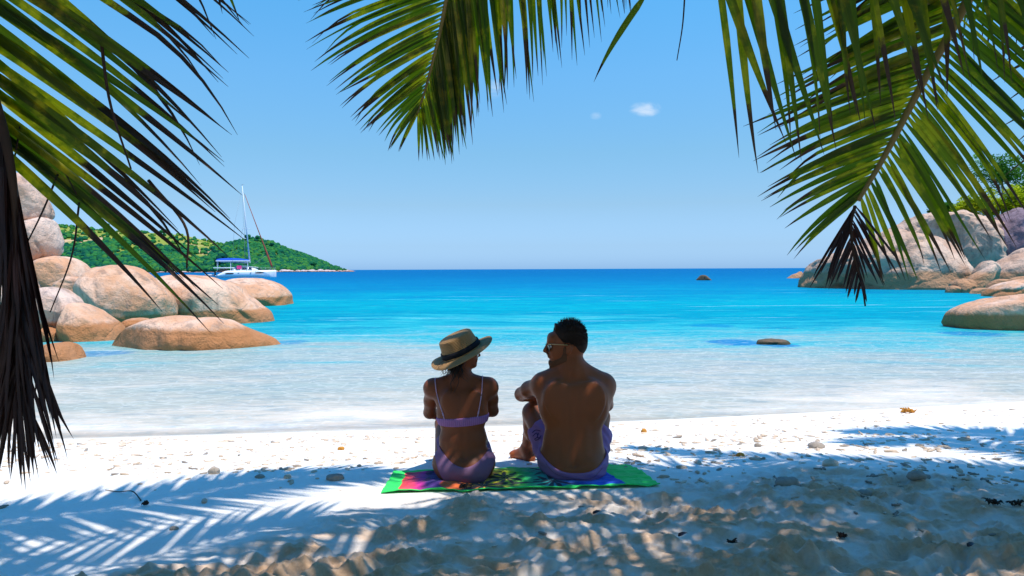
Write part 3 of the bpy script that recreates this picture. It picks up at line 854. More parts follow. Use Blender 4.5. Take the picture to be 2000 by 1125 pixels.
def hull(dy):
    V = []; st = np.linspace(0, 1, 26); nr = 14
    for s in st:
        x = L0 + (L1 - L0) * s
        beam = 0.95 * (math.sin(math.pi * min(1, 0.18 + s * 0.86)) ** 0.55 if s < .97 else 0.25)
        beam = max(beam, 0.05)
        top = 1.45 + 0.12 * s
        if s < 0.17: top = 0.28 + (1.45 - 0.28) * (s / 0.17) ** 0.8       # sloping transom steps
        bot = -0.45 + 0.4 * (1 - min(1, s / 0.12)) + 0.2 * max(0, (s - .9) / .1)
        prof = [(-.42, top), (-.5, top * .75), (-.5, .45), (-.40, .15), (-.3, -.05), (-.12, bot), (0, bot - .03), (.12, bot), (.3, -.05), (.40, .15), (.5, .45), (.5, top * .75), (.42, top), (0, top + .03)]
        for a, z in prof: V.append(q(x, z, dy + a * 2 * beam))
    n = len(st)
    F = [[i * nr + k, i * nr + (k + 1) % nr, (i + 1) * nr + (k + 1) % nr, (i + 1) * nr + k] for i in range(n - 1) for k in range(nr)]
    F += [list(range(nr))[::-1], [(n - 1) * nr + k for k in range(nr)]]
    h = mk('hull', V, F, M['gel'], boat)
    for (a, b, z, hh) in ((-4.3, -2.5, .86, .16), (1.95, 3.8, 1.0, .15), (-1.7, -1.35, .95, .08), (0.9, 1.2, 1.0, .08)):
        xs = np.linspace(0, 2 * math.pi, 20, endpoint=False)
        yv = dy - 0.955 if dy < 3 else dy + .955
        V = [q((a + b) / 2 + math.copysign(abs(math.cos(t)) ** .7, math.cos(t)) * (b - a) / 2 + .1 * math.sin(t), z + hh * math.copysign(abs(math.sin(t)) ** .8, math.sin(t)), yv - .02) for t in xs]
        V += [v + np.array([0, .06, 0]) for v in V]
        mk('port_window', V, [list(range(20)), list(range(39, 19, -1))] + [[k, 20 + k, 20 + (k + 1) % 20, (k + 1) % 20] for k in range(20)], M['port'], h, smooth=False)
    return h


hull(0.0); hull(6.0)
b = MB()       # bridge deck
V = []
for s in np.linspace(0, 1, 12):
    x = -3.6 + 6.6 * s
    for (a, z) in ((.6, .75), (.6, 1.5), (5.4, 1.5), (5.4, .75)): V.append(q(x, z, a))
F = [[i * 4 + k, i * 4 + (k + 1) % 4, (i + 1) * 4 + (k + 1) % 4, (i + 1) * 4 + k] for i in range(11) for k in range(4)] + [[3, 2, 1, 0], [44, 45, 46, 47]]
mk('bridge_deck', V, F, M['gel'], boat, smooth=False)
V, NR = [], 12       # coachroof, a low bubble
for s in np.linspace(0, 1, 20):
    x = -2.9 + 5.6 * s
    hgt = 1.05 * math.sin(math.pi * min(1, .12 + s * .88)) ** .5 if s < .98 else .06
    wdt = 2.1 * (1 - .35 * max(0, (s - .5) * 2) ** 2)
    for k in range(NR):
        t = math.pi * k / (NR - 1)
        V.append(q(x, 1.5 + hgt * math.sin(t) ** .55, 3 - wdt * math.copysign(abs(math.cos(t)) ** .8, math.cos(t))))
F = [[i * NR + k, i * NR + k + 1, (i + 1) * NR + k + 1, (i + 1) * NR + k] for i in range(19) for k in range(NR - 1)] + [list(range(NR))[::-1], [19 * NR + k for k in range(NR)]]
cabin = mk('cabin', V, F, M['gel'], boat)
for (a, b_) in ((-2.2, -1.2), (-.9, .2), (.5, 1.3)):
    V = [q(a, 1.72, .86), q(b_, 1.72, .86), q(b_ - .1, 2.18, 1.0), q(a + .15, 2.22, 1.0)]
    V += [v + np.array([0, .12, 0]) for v in V]
    mk('cabin_window', V, [[0, 1, 2, 3], [7, 6, 5, 4], [0, 4, 5, 1], [1, 5, 6, 2], [2, 6, 7, 3], [3, 7, 4, 0]], M['port'], cabin, smooth=False)
mk('visor', [q(-1.2, 2.55, .9), q(2.7, 2.2, 1.6), q(2.7, 2.2, 4.4), q(-1.2, 2.55, 5.1), q(-1.2, 2.66, .9), q(2.7, 2.28, 1.6), q(2.7, 2.28, 4.4), q(-1.2, 2.66, 5.1)],
   [[3, 2, 1, 0], [4, 5, 6, 7], [0, 1, 5, 4], [1, 2, 6, 5], [2, 3, 7, 6], [3, 0, 4, 7]], M['gel'], boat, smooth=False)
# bimini: blue canvas top with pale edge on posts
V = []; n = 14
for i in range(n):
    x = -6.2 + 6.9 * i / (n - 1)
    for k in range(7):
        a = k / 6
        V.append(q(x, 3.75 + .62 * (1 - (2 * a - 1) ** 4) * (0.35 + .65 * math.sin(math.pi * min(1, .15 + i / (n - 1) * .8))) , .6 + 4.8 * a))
m0 = len(V); V += [v - np.array([0, 0, .10]) for v in V]
F = [[i * 7 + k, (i + 1) * 7 + k, (i + 1) * 7 + k + 1, i * 7 + k + 1] for i in range(n - 1) for k in range(6)]
F += [[m0 + a for a in f[::-1]] for f in F]
ed = [i * 7 for i in range(n)]; F += [[a, m0 + a, m0 + a + 7, a + 7][::-1] for a in ed[:-1]]
ed = [i * 7 + 6 for i in range(n)]; F += [[a, a + 7, m0 + a + 7, m0 + a][::-1] for a in ed[:-1]]
F += [[k, k + 1, m0 + k + 1, m0 + k] for k in range(6)] + [[(n - 1) * 7 + k, m0 + (n - 1) * 7 + k, m0 + (n - 1) * 7 + k + 1, (n - 1) * 7 + k + 1] for k in range(6)]
bim = mk('bimini', V, F, M['bluecloth'], boat)
for dy in (.55, 5.45): MB().box(q(-2.75, 3.70, dy), (7.1, .10, .22), RBM).build('bimini_edge', M['gel'], bim, smooth=False)
for dy in (.7, 5.3):
    for x in (-6.0, -3.2, .4): MB().tube([q(x, 1.5, dy), q(x, 3.7, dy)], .05, 6).build('post', M['gel'], boat)
MB().box(q(-4.6, 2.15, 3.0), (4.4, 5.0, .18), RBM).build('hardtop', M['gel'], boat, smooth=False)
mb = MB()
for (x, z, a, b_) in ((-5.3, 1.6, .5, .8), (-4.6, 1.75, .7, .5), (-4.0, 1.55, .4, .7), (-5.9, 1.45, .4, .5)): mb.box(q(x, z, 2.2), (a, 2.2, b_), RBM)
mb.build('cockpit_seating', M['clutter'], boat, smooth=False)
# mast, spreaders, wire, furled sails
MT, MF = bp(473, 363, 3), bp(488, 513, 3)
mast = MB().tube([MF, (MF + MT) / 2, MT], [.20, .15, .09], 8).build('mast', M['alu'], boat)
def on_mast(f): return MF + (MT - MF) * f
mb = MB().tube([on_mast(.44) + [-.5, -1.4, .1], on_mast(.44), on_mast(.44) + [-.5, 1.4, .1]], .05, 6).tube([on_mast(.44) + [-.7, 0, 0], on_mast(.44) + [1.0, 0, .02]], .04, 6)
mb.build('spreader', M['alu'], mast)
MB().tube([MT, MT + [.1, 0, .35]], .03, 5).tube([MT + [-.3, 0, .2], MT + [.5, 0, .35]], .03, 5).build('antenna', M['rig'], mast)
fs0, fs1 = bp(532, 523, 3), bp(478, 380, 3)
def fl_(f): return fs0 + (fs1 - fs0) * f
MB().tube([fl_(0), fl_(.04), fl_(.2), fl_(.45), fl_(1)], [.08, .24, .21, .11, .06], 8).build('furled_sail', M['brownsail'], boat)
mb = MB()
mb.tube([fl_(1) , on_mast(.93)], .035, 5)
for (a, dy) in ((-4.9, 0.2), (-4.9, 5.8)): mb.tube([on_mast(.98), on_mast(.5) + [-1.6, dy - 3, -.2] , q(a + 2.0, 1.6, dy)], .022, 4)
mb.tube([on_mast(.7), q(-.2, 1.6, .2)], .022, 4); mb.tube([on_mast(.7), q(-.2, 1.6, 5.8)], .022, 4)
mb.tube([bp(494, 517, 3), bp(522, 498, 3)], .03, 4)
mb.build('rigging', M['rig'], boat)
MB().tube([q(.5, 3.3, 3), q(-5.4, 3.5, 3)], [.12, .10], 8).build('boom', M['alu'], boat)
mb = MB()
for dy in (-.85, 6.85):
    xs = np.linspace(-1.8, 6.3, 9)
    for x in xs: mb.tube([q(x, 1.5, dy * (1 if x < 5 else .9)), q(x, 2.15, dy * (1 if x < 5 else .9))], .025, 5)
    for z in (1.82, 2.13): mb.tube([q(-1.8, z, dy), q(5, z, dy), q(6.3, z, dy * .9)], .018, 4)
mb.tube([q(6.3, 2.1, 0), q(6.35, 2.1, 3), q(6.3, 2.1, 6)], .03, 5).tube([q(6.2, 1.4, 0), q(6.2, 1.4, 6)], .12, 6)
mb.build('railing', M['rig'], boat)
tow = MB().box(q(-1.4, 2.25, .62), (1.0, .10, .75), RBM).build('towel', M['pink'], loc=tuple(q(-1.4, 1.9, .62)), smooth=False)
tag(tow, 'bright pink towel hung on the catamaran cabin', 'towel')
mb = MB().tube([q(-8.6, .55, 1.2), q(-7.8, .45, 1.1), q(-6.6, .5, 1.2)], [.12, .24, .22], 8).tube([q(-8.6, .55, 2.4), q(-7.8, .45, 2.5), q(-6.6, .5, 2.4)], [.12, .24, .22], 8).box(q(-7.5, .4, 1.8), (2.0, 1.1, .1), RBM)
dg = thing('dinghy', tuple(q(-7.5, .2, 1.8)), 'small grey rubber dinghy hanging at the catamaran stern', 'dinghy')
mb.build('tube_hull', M['rubber'], dg)
MB().box(q(-6.5, .85, 1.8), (.35, .35, .7), RBM).tube([q(-6.5, .5, 1.8), q(-6.4, -.2, 1.8)], .06).build('outboard', M['clutter'], dg)

# ------------------------------------------------------------------ palms
M['leaf'] = m_leaf('palm_leaflets', (0.034, 0.054, 0.007), (0.088, 0.086, 0.010), tip=(0.060, 0.028, 0.012), tl=(0.33, 0.44, 0.03), drystart=0.80)
M['leafA'] = m_leaf('old_palm_leaflets', (0.035, 0.052, 0.010), (0.085, 0.080, 0.012), tip=(0.030, 0.014, 0.009), tl=(0.33, 0.42, 0.03), drystart=0.66, yellow=0.35)
M['leafD'] = m_leaf('dead_palm_leaflets', (0.022, 0.010, 0.010), (0.045, 0.022, 0.016), tip=(0.03, 0.012, 0.01), tl=(.25, .15, .1), drystart=0.2, yellow=0.0)
M['rachis'] = plain('palm_midrib', (0.24, 0.17, 0.05), 0.5, 0.3, 0.25, 8)
M['rachisd'] = plain('dead_midrib', (0.05, 0.026, 0.016), 0.7, 0.2, 0.25, 8)
M['bark'] = plain('palm_bark', (0.20, 0.15, 0.11), 0.9, 0.1, 0.3, 6, 0.8, 0.03)


def nz(v):
    v = np.asarray(v, float); return v / (np.linalg.norm(v) + 1e-12)


def leaflets(bases, dirs, lens, widths, norms, droop, seed, nseg=9, tipthin=0.45, curl=0.0, wob=0.04):
    """many folded, tapering strips; returns V, F, attributes"""
    rs = np.random.RandomState(seed)
    V, F, T, RN, E = [], [], [], [], []
    c = 0
    for b, d, L, wd, N, dr in zip(bases, dirs, lens, widths, norms, droop):
        d = nz(d); p = np.array(b, float); rnd = rs.rand()
        side = nz(np.cross(d, N)); ds = L / nseg
        kink = rs.rand() < 0.12; kt = rs.uniform(.55, .85)
        bendv = rs.normal(size=3) * wob
        for i in range(nseg + 1):
            t = i / nseg
            g = dr * (t ** 0.9) * 2.0 / nseg
            if kink and t > kt: g += 0.16
            if i: d = nz(d + np.array([0, 0, -1.0]) * g + bendv * t * 4 / nseg)
            side = nz(side - d * np.dot(side, d)); up = np.cross(side, d)
            prof = (0.30 + 0.70 * min(1, t / 0.14)) * (1 - 0.15 * t) if t < tipthin else max(0.03, ((1 - t) / (1 - tipthin)) ** 0.85 * (1 - .15 * tipthin))
            hw = wd * 0.5 * prof
            fold = 0.42 + curl * t
            V += [p - side * hw + up * hw * fold, p, p + side * hw + up * hw * fold]
            T += [t] * 3; RN += [rnd] * 3; E += [1, 0, 1]
            if i < nseg:
                k = c + i * 3
                F += [[k, k + 3, k + 4, k + 1], [k + 1, k + 4, k + 5, k + 2]]
            p = p + d * ds
        c += (nseg + 1) * 3
    return np.array(V), F, {'t': T, 'rnd': RN, 'edge': E}


def frond(parent, curve, N, sp=.03, s0=0.15, vis=1.0, tab=((0, .25), (.3, .5), (.8, .7)), width=.032, ang=(62, 28), lift=0.1, droop=0.6, m='leaf', mr='rachis', rr=(.020, .004), sides=(-1, 1),
          seed=1, jit=0.06, dirfn=None, name='frond', tipthin=0.45, label=None, nseg=9, curl=0.0, wob=.04):
    """leaflets every sp metres; tab gives leaflet length by metres from the frond's tip; u runs 0..1 over the last vis metres"""
    rs = np.random.RandomState(seed)
    C = spline(curve, 200)
    d = np.r_[0, np.cumsum(np.linalg.norm(np.diff(C, axis=0), axis=1))]
    def at(x):
        return np.array([np.interp(x, d, C[:, k]) for k in range(3)])
    B, D, Ls, Ws, Ns, Dr = [], [], [], [], [], []
    n = int(d[-1] * (1 - s0) / sp)
    for sd in sides:
        for i in range(n):
            x = d[-1] * s0 + i * sp + rs.uniform(-.2, .2) * sp
            dt_ = max(0.0, d[-1] - x); u = min(1, max(0, 1 - dt_ / vis))
            b = at(x); T = nz(at(min(d[-1], x + .02)) - at(x - .02))
            Nn = nz(N - T * np.dot(N, T)); Sd = np.cross(T, Nn)
            a = math.radians(ang[0] + (ang[1] - ang[0]) * u + rs.normal() * 3)
            v = T * math.cos(a) + Sd * sd * math.sin(a) + Nn * (lift + rs.normal() * jit)
            L = np.interp(dt_, [q_[0] for q_ in tab], [q_[1] for q_ in tab]) * rs.uniform(.88, 1.06)
            if dirfn: v = dirfn(sd, u, v)
            B.append(b); D.append(v); Ls.append(L); Ws.append(width * rs.uniform(.8, 1.1) * min(1, .45 + L)); Ns.append(nz(Nn + rs.normal(size=3) * .25))
            Dr.append(droop * rs.uniform(.75, 1.3))
    V, F, A = leaflets(B, D, Ls, Ws, Ns, Dr, seed, nseg=nseg, tipthin=tipthin, curl=curl, wob=wob)
    f = mk(name, V, F, M[m], parent, attrs=A)
    if label: f['label'] = label
    pts = C[::4]
    MB().tube(pts, np.linspace(rr[0], rr[1], len(pts)), 7).build('midrib', M[mr], f)
    return f


def trunk(parent, pts, r0, r1):
    C = spline(pts, 60); rr = np.linspace(r0, r1, 60) * (1 + .06 * (np.arange(60) % 2)); rr[0] *= 1.5; rr[1] *= 1.25
    MB().tube(C, rr, 14).build('trunk', M['bark'], parent)


def sh(px, py, h):
    """the point h metres up whose sun shadow falls on the sand seen at this pixel"""
    g = G(px, py); s = np.array(SUN_DIR); return g + s / s[2] * (h - g[2])


CA = np.array([-3.0, 1.0, 4.6]); CB = np.array([3.1, 1.6, 4.7])
palmA = thing('coconut_palm', (-3.9, -1.6, 0), 'coconut palm leaning in from the left with big dark leaflets and a dead frond', 'palm tree')
trunk(palmA, [(-3.9, -1.6, -.2), (-3.7, -1.1, 1.4), (-3.3, 0.1, 3.3), CA], .17, .11)
palmB = thing('coconut_palm', (4.6, -.6, 0), 'coconut palm leaning in from the right with yellowish green fronds over the couple', 'palm tree')
trunk(palmB, [(4.6, -.6, -.2), (4.3, -.2, 1.6), (3.7, .8, 3.4), CB], .17, .11)

# A: the big frond down the left edge
cA = [CA, (-2.3, 1.75, 4.45), P(-80, -900, 2.15), P(-115, -450, 2.12), P(-125, -100, 2.1), P(-110, 120, 2.08), P(-70, 240, 2.05)]
def dA(sd, u, v):
    if sd * sgnA < 0: return v
    a = math.radians(np.interp(u, [0, .5, 1], [33, 33, 38]) + random.uniform(-4, 4))
    return np.array([math.cos(a), random.uniform(-.10, .10), -math.sin(a)])
sgnA = 1
_T = nz(P(-150, 180, 2.1) - P(-185, -450, 2.1)); _S = np.cross(_T, np.array([0, -1.0, 0]))
sgnA = 1 if _S[0] > 0 else -1
frond(palmA, cA, np.array([0, -1.0, .0]), sp=.025, s0=.3, vis=1.14, tab=((0, .90), (.4, 1.04), (1.0, 1.12)), width=.032, droop=.20, m='leafA', seed=11, dirfn=dA, rr=(.03, .008), tipthin=.40, nseg=12, wob=.03,
      label='big dark green frond with yellowed leaflets')
# B: dead brown frond hanging at the left edge
cB = [CA, (-2.2, 1.5, 4.0), P(-140, -200, 2.02), P(-25, 150, 2.0), P(18, 310, 1.98), P(34, 480, 1.97), P(38, 640, 1.96), P(34, 780, 1.95)]
def dB(sd, u, v):
    w_ = .09 + .40 * u
    return np.array([(sd * random.uniform(.0, 1.0) + .1) * w_, random.uniform(-.12, .12), -1.0])
frond(palmA, cB, np.array([0, -1.0, 0]), sp=.0105, s0=.66, vis=.9, tab=((0, .24), (.3, .42), (.9, .46)), width=.0145, droop=.5, m='leafD', mr='rachisd', seed=12, dirfn=dB, rr=(.022, .004), tipthin=.7, curl=.5,
      label='dead dark brown frond hanging limp', wob=.06)
# loose dry ribs hanging among the leaflets
for k, (a, b_, c_) in enumerate([((197, 75), (215, 200), (256, 330)), ((155, 395), (140, 500), (98, 610)), ((40, 245), (30, 300), (22, 345)), ((113, 340), (80, 420), (24, 530)), ((290, 352), (362, 442), (365, 524)), ((95, 300), (122, 330), (150, 380))]):
    pts = spline([P(*a, 2.08), P(*b_, 2.07), P(*c_, 2.07)], 14)
    MB().tube(pts, np.linspace(.0032, .0016, 14) * (1.6 if k in (0, 4) else 1), 5).build('dry_rib', M['rachisd'], palmA)

# C: frond across the top centre, tip hanging down
cC = [CB, (2.4, 2.4, 4.4), P(1420, -560, 3.0), P(1150, -330, 3.0), P(960, -170, 3.0), P(885, -40, 3.0), P(858, 70, 3.0), P(832, 170, 3.0), P(812, 232, 3.0)]
def dC(sd, u, v):
    # right hand leaflets hang almost straight down, left hand ones sweep down-left
    a = nz(v)
    if a[0] > -0.15 or sd * sgnC > 0:
        return nz(np.array([np.interp(u, [0, .5, .8, 1], [.10, .16, .22, .0]) + random.uniform(-.05, .05), random.uniform(-.06, .06), -1.0]))
    an = math.radians(np.interp(u, [0, .45, .75, 1], [14, 30, 40, 68]) + random.uniform(-3, 3))
    return np.array([-math.cos(an), random.uniform(-.05, .05), -math.sin(an)])
_T = nz(P(858, 70, 3) - P(885, -40, 3)); _S = np.cross(_T, np.array([0, -1.0, 0])); sgnC = 1 if _S[0] > 0 else -1
def lC(sd, u):
    return float(np.interp(u, [0, .3, .6, .8, 1], [.95, .95, 1.0, .9, .6])) * (1.05 if sd * sgnC < 0 else 1.0)
frond(palmB, cC, np.array([0, -1.0, .0]), sp=.0165, s0=.36, vis=.6, tab=((0, .17), (.1, .27), (.3, .46), (.6, .66), (1.0, .80)), width=.024, droop=.22, m='leaf', seed=13, dirfn=dC, rr=(.024, .003), tipthin=.5, wob=.03,
      label='frond whose feathered tip hangs over the middle of the bay')
# D: hanging leaflets of a level frond at the top right
cD = [CB, (2.3, 1.9, 3.6), P(2150, -420, 2.1), P(1900, -300, 2.05), P(1700, -210, 2.03), P(1530, -150, 2.0), P(1400, -110, 2.0), P(1345, -95, 2.0)]
def dD(sd, u, v):
    return np.array([random.uniform(.06, .26) + (.12 if sd > 0 else 0), random.uniform(-.12, .12), -1.0])
frond(palmB, cD, np.array([0, -1.0, .3]), sp=.052, s0=.34, vis=.82, tab=((0, .60), (.5, .62), (1.2, .66)), width=.029, droop=.12, m='leaf', seed=14, dirfn=dD, rr=(.022, .005), tipthin=.45, wob=.03,
      label='level frond whose long leaflets hang straight down')
# E: the big frond at the right with a dead brown tip
cE = [CB, (2.6, 2.4, 4.0), P(2120, -420, 2.45), P(1985, -190, 2.42), P(1890, 0, 2.4), P(1800, 165, 2.4), P(1730, 300, 2.38), P(1670, 402, 2.36)]
_T = nz(P(1800, 165, 2.4) - P(1890, 0, 2.4)); _S = np.cross(_T, np.array([0, -1.0, 0])); sgnE = 1 if _S[0] > 0 else -1
def dE(sd, u, v):
    if sd * sgnE > 0:
        an = math.radians(np.interp(u, [0, .4, .8, 1], [40, 50, 62, 74]) + random.uniform(-4, 4))
        return np.array([math.cos(an), random.uniform(-.10, .10), -math.sin(an)])
    an = math.radians(np.interp(u, [0, .4, .8, 1], [24, 16, 24, 48]) + random.uniform(-5, 5))
    return np.array([-math.cos(an), random.uniform(-.10, .10), -math.sin(an)])
def lE(sd, u): return 1.0 if sd * sgnE > 0 else float(np.interp(u, [0, .6, 1], [1.08, .95, .8]))
fE = frond(palmB, cE, np.array([0, -1.0, .0]), sp=.021, s0=.36, vis=.78, tab=((0, .26), (.2, .42), (.45, .57), (.75, .66), (1.5, .75)), width=.025, droop=.22, m='leaf', seed=15, dirfn=dE, rr=(.028, .007), tipthin=.5, wob=.035,
           label='big frond at the right with a tan midrib')
cT = [P(1670, 402, 2.36), P(1662, 440, 2.35), P(1668, 500, 2.34), P(1684, 560, 2.34), P(1690, 598, 2.33)]
def dT(sd, u, v):
    an = math.radians(np.interp(u, [0, 1], [58, 76]) + random.uniform(-5, 5)); return np.array([sd * math.cos(an), random.uniform(-.2, .2), -math.sin(an)])
V = spline(cT, 30)
B, D, Ls, Ws, Ns, Dr = [], [], [], [], [], []
for sd in (-1, 1):
    for i in range(17):
        u = i / 16; p = V[int(u * 20)]
        B.append(p); D.append(dT(sd, u, None)); Ls.append(np.interp(u, [0, .3, 1], [.26, .23, .07]) * R.uniform(.8, 1.1)); Ws.append(.009); Ns.append([0, -1, .2]); Dr.append(.25)
vv, ff, aa = leaflets(B, D, Ls, Ws, Ns, Dr, 16, nseg=7, tipthin=.75)
dt = mk('dead_tip', vv, ff, M['leafD'], fE, attrs=aa); dt['label'] = 'withered dark brown tip of the frond'
tube_tip = MB().tube(V, np.linspace(.0055, .0025, 30), 6)
tube_tip.build('tip_rib', M['rachisd'], fE)
# F, G: more fronds behind, at the right edge
cF = [CB, (3.0, 3.2, 4.5), P(2330, -350, 3.3), P(2260, -50, 3.3), P(2180, 180, 3.3), P(2120, 330, 3.3)]
frond(palmB, cF, np.array([.2, -1.0, .3]), sp=.03, s0=.3, vis=1., tab=((0, .3), (.3, .6), (.8, .8)), width=.034, droop=.3, m='leaf', seed=17, label='frond at the right edge behind the big one')
cH = [CB, (2.3, 2.9, 4.6), P(1760, -560, 3.6), P(1850, -330, 3.7), P(1960, -160, 3.7), P(2060, -20, 3.7)]
frond(palmB, cH, np.array([-.3, -1.0, .2]), sp=.03, s0=.3, vis=1., tab=((0, .3), (.3, .6), (.8, .8)), width=.034, droop=.3, m='leaf', seed=18, label='frond in the top right corner behind the others')
# small extras of the level fronds: a lone curved leaflet and a thread
vv, ff, aa = leaflets([P(1262, -12, 2.6)], [P(1225, 40, 2.6) - P(1262, -12, 2.6)], [.36], [.024], [[.3, -1, 0]], [.55], 5, nseg=12)
o = mk('lone_leaflet', vv, ff, M['leafA'], palmB, attrs=aa); o['label'] = 'single curved brownish leaflet hanging from above'
MB().tube(spline([P(1338, -20, 2.3), P(1333, 50, 2.3), P(1322, 118, 2.3)], 12), np.linspace(.003, .0015, 12), 5).build('dry_rib', M['rachisd'], palmB)
cI = [CA, (-2.2, 1.9, 4.6), (-1.55, 2.3, 3.95), P(240, -420, 2.6), P(330, -230, 2.6), P(400, -110, 2.6)]
def dI(sd, u, v): return np.array([random.uniform(.35, .75), random.uniform(-.1, .1), -1.0])
frond(palmA, cI, np.array([0, -1.0, .2]), sp=.035, s0=.5, vis=.5, tab=((0, .33), (.5, .45)), width=.030, droop=.2, m='leafA', seed=19, dirfn=dI, sides=(1,), label='frond tip entering above the big left frond')

# overhead crown, out of the frame, that shades the sand (authored by where its shade falls)
def over(parent, crown, pts, seed, sp=.030, L=.8, dr=.35, wd=.05):
    c = [crown] + [np.array(p) for p in pts]
    mid = (c[0] + c[1]) / 2; mid[2] = max(c[0][2], c[1][2]) + .25
    frond(parent, [c[0], mid] + c[1:], np.array([0, 0, 1.0]), sp=sp, s0=.12, vis=1.6, tab=((0, L * .4), (.5, L * .8), (1.2, L)), width=wd, ang=(66, 32), lift=-.05, droop=dr, seed=seed, rr=(.028, .004))

over(palmA, CA, [sh(-150, 1050, 4.4), sh(260, 985, 4.2), sh(560, 935, 3.9), sh(760, 925, 3.7)], 31, L=.62)
over(palmA, CA, [sh(-300, 1180, 4.5), sh(150, 1120, 4.3), sh(420, 1060, 4.1), sh(640, 1010, 3.9)], 32, sp=.055)
over(palmA, CA, [sh(0, 1300, 4.6), sh(400, 1180, 4.4), sh(760, 1090, 4.2), sh(1000, 1000, 4.0)], 33, sp=.05)
over(palmB, CB, [sh(1900, 1000, 4.5), sh(1500, 935, 4.3), sh(1250, 925, 4.1), sh(1020, 915, 3.8)], 34, L=.70)
over(palmB, CB, [sh(1900, 1100, 4.6), sh(1500, 1020, 4.4), sh(1150, 985, 4.2), sh(860, 975, 3.9)], 35, sp=.055)
over(palmB, CB, [sh(1900, 1250, 4.6), sh(1500, 1140, 4.4), sh(1150, 1080, 4.2), sh(800, 1060, 4.0)], 36, sp=.062)
over(palmB, CB, [sh(2250, 880, 4.6), sh(1990, 850, 4.5), sh(1800, 838, 4.3), sh(1650, 842, 4.1)], 37, L=.62)
over(palmB, CB, [sh(2300, 1010, 4.6), sh(2050, 960, 4.5), sh(1850, 930, 4.4), sh(1600, 925, 4.2)], 38, L=.7)
_s = np.array(SUN_DIR) / SUN_DIR.z
over(palmB, CB, [P(1420, 800, 4.3) + _s * 4.0, P(1260, 800, 4.25) + _s * 3.8, P(1080, 790, 4.2) + _s * 3.65, P(860, 800, 4.15) + _s * 3.4], 39, sp=.044, L=.75)
over(palmB, CB, [sh(2250, 900, 4.6), sh(2000, 880, 4.5), sh(1800, 858, 4.4), sh(1650, 868, 4.2)], 40, L=.62)
over(palmB, CB, [sh(2150, 950, 4.6), sh(1850, 912, 4.5), sh(1520, 898, 4.4), sh(1225, 872, 4.2)], 41, L=.42)
for k in range(7):      # the rest of both crowns, behind the camera
    a = math.radians(150 + k * 32)
    d = np.array([math.cos(a), math.sin(a), 0])
    over(palmA, CA, [CA + d * 1.1 + [0, 0, .3], CA + d * 2.1 + [0, 0, -.2], CA + d * 2.7 + [0, 0, -1.1]], 50 + k, sp=.05)
    a = math.radians(170 + k * 34); d = np.array([math.cos(a), math.sin(a), 0])
    over(palmB, CB, [CB + d * 1.1 + [0, 0, .3], CB + d * 2.1 + [0, 0, -.2], CB + d * 2.7 + [0, 0, -1.1]], 60 + k, sp=.05)

# ------------------------------------------------------------------ unseen tree and foliage added on the land side to block sky fill
def leaf_cards(cs, rad, n, size, seed, flat=.6):
    rs = np.random.RandomState(seed)
    ci = rs.randint(0, len(cs), n)
    c = np.asarray(cs)[ci]; r = np.asarray(rad)[ci]
    d = rs.normal(size=(n, 3)); d /= np.linalg.norm(d, axis=1)[:, None]
    p = c + d * r[:, None] * (rs.uniform(.25, 1, n) ** .6)[:, None] * [1, 1, flat]
    t = rs.normal(size=(n, 3)); t[:, 2] *= .5; t /= np.linalg.norm(t, axis=1)[:, None]
    b = np.cross(t, rs.normal(size=(n, 3)) * .5 + [0, 0, 1]); b /= np.linalg.norm(b, axis=1)[:, None]
    L = size * rs.uniform(.6, 1.3, n)[:, None]
    nn = np.cross(t, b)
    V = np.stack([p - t * L, p + b * L * .42 + nn * L * .06, p + t * L, p - b * L * .42 + nn * L * .06], 1).reshape(-1, 3)
    F = np.arange(4 * n).reshape(-1, 4)
    return V, F, np.repeat(np.clip(rs.rand(n) * .6 + .4 * rs.rand(len(cs))[ci], 0, 1), 4)


M['shade_leaf'] = m_foliage('shade_tree_leaves', [(0.02, 0.05, 0.012), (0.035, 0.085, 0.015), (0.06, 0.12, 0.02), (0.10, 0.15, 0.02)], 1.0, 0.2)
tr = thing('broadleaf_tree', (1.2, -3.6, 0), 'unseen broadleaf tree added on the land side, its crown shading sand and couple', 'tree')
MB().tube(spline([(1.2, -3.6, -.3), (1.0, -3.2, 1.8), (0.4, -2.2, 4.2), (0.1, -1.0, 5.6)], 30), np.linspace(.30, .12, 30), 12).tube(spline([(1.0, -3.2, 1.8), (2.6, -2.4, 4.0), (3.4, -1.2, 5.2)], 20), np.linspace(.18, .07, 20), 10).tube(spline([(.8, -2.9, 2.8), (-1.6, -1.9, 4.6), (-2.8, -.6, 5.4)], 20), np.linspace(.16, .06, 20), 10).build('trunk', M['bark'], tr)
rs_ = np.random.RandomState(77)
cs, rd = [], []
for k in range(260):
    x, y, z = rs_.uniform(-5.5, 5.5), rs_.uniform(-5.5, SHADE_Y), rs_.uniform(4.4, 7.2)
    if x < -.3 and y > .9 + rs_.uniform(-.3, .3): continue
    cs.append((x, y, z)); rd.append(rs_.uniform(.3, .65))
V, F, a_ = leaf_cards(cs, rd, 8500, .11, 78)
mk('crown', V, F, M['shade_leaf'], tr, smooth=False, attrs={'rnd': a_})
cs, rd = [], []
for k in range(240):
    cs.append((rs_.uniform(-14, 14), rs_.uniform(-10, -6), rs_.uniform(0, 7.5))); rd.append(rs_.uniform(.7, 1.3))
for sx__ in (-1, 1):
    for k in range(90):
        cs.append((sx__ * rs_.uniform(7.5, 11), rs_.uniform(-7, 1.5), rs_.uniform(0.2, 6.5))); rd.append(rs_.uniform(.6, 1.2))
V, F, a_ = leaf_cards(cs, rd, 16000, .20, 79, 1.0)
th = mk('added_thicket', V, F, M['shade_leaf'], loc=(0, -7, 0), smooth=False, attrs={'rnd': a_})
tag(th, 'unseen green foliage added on the land side to dim the backs of the couple', 'added_thicket', kind='stuff')

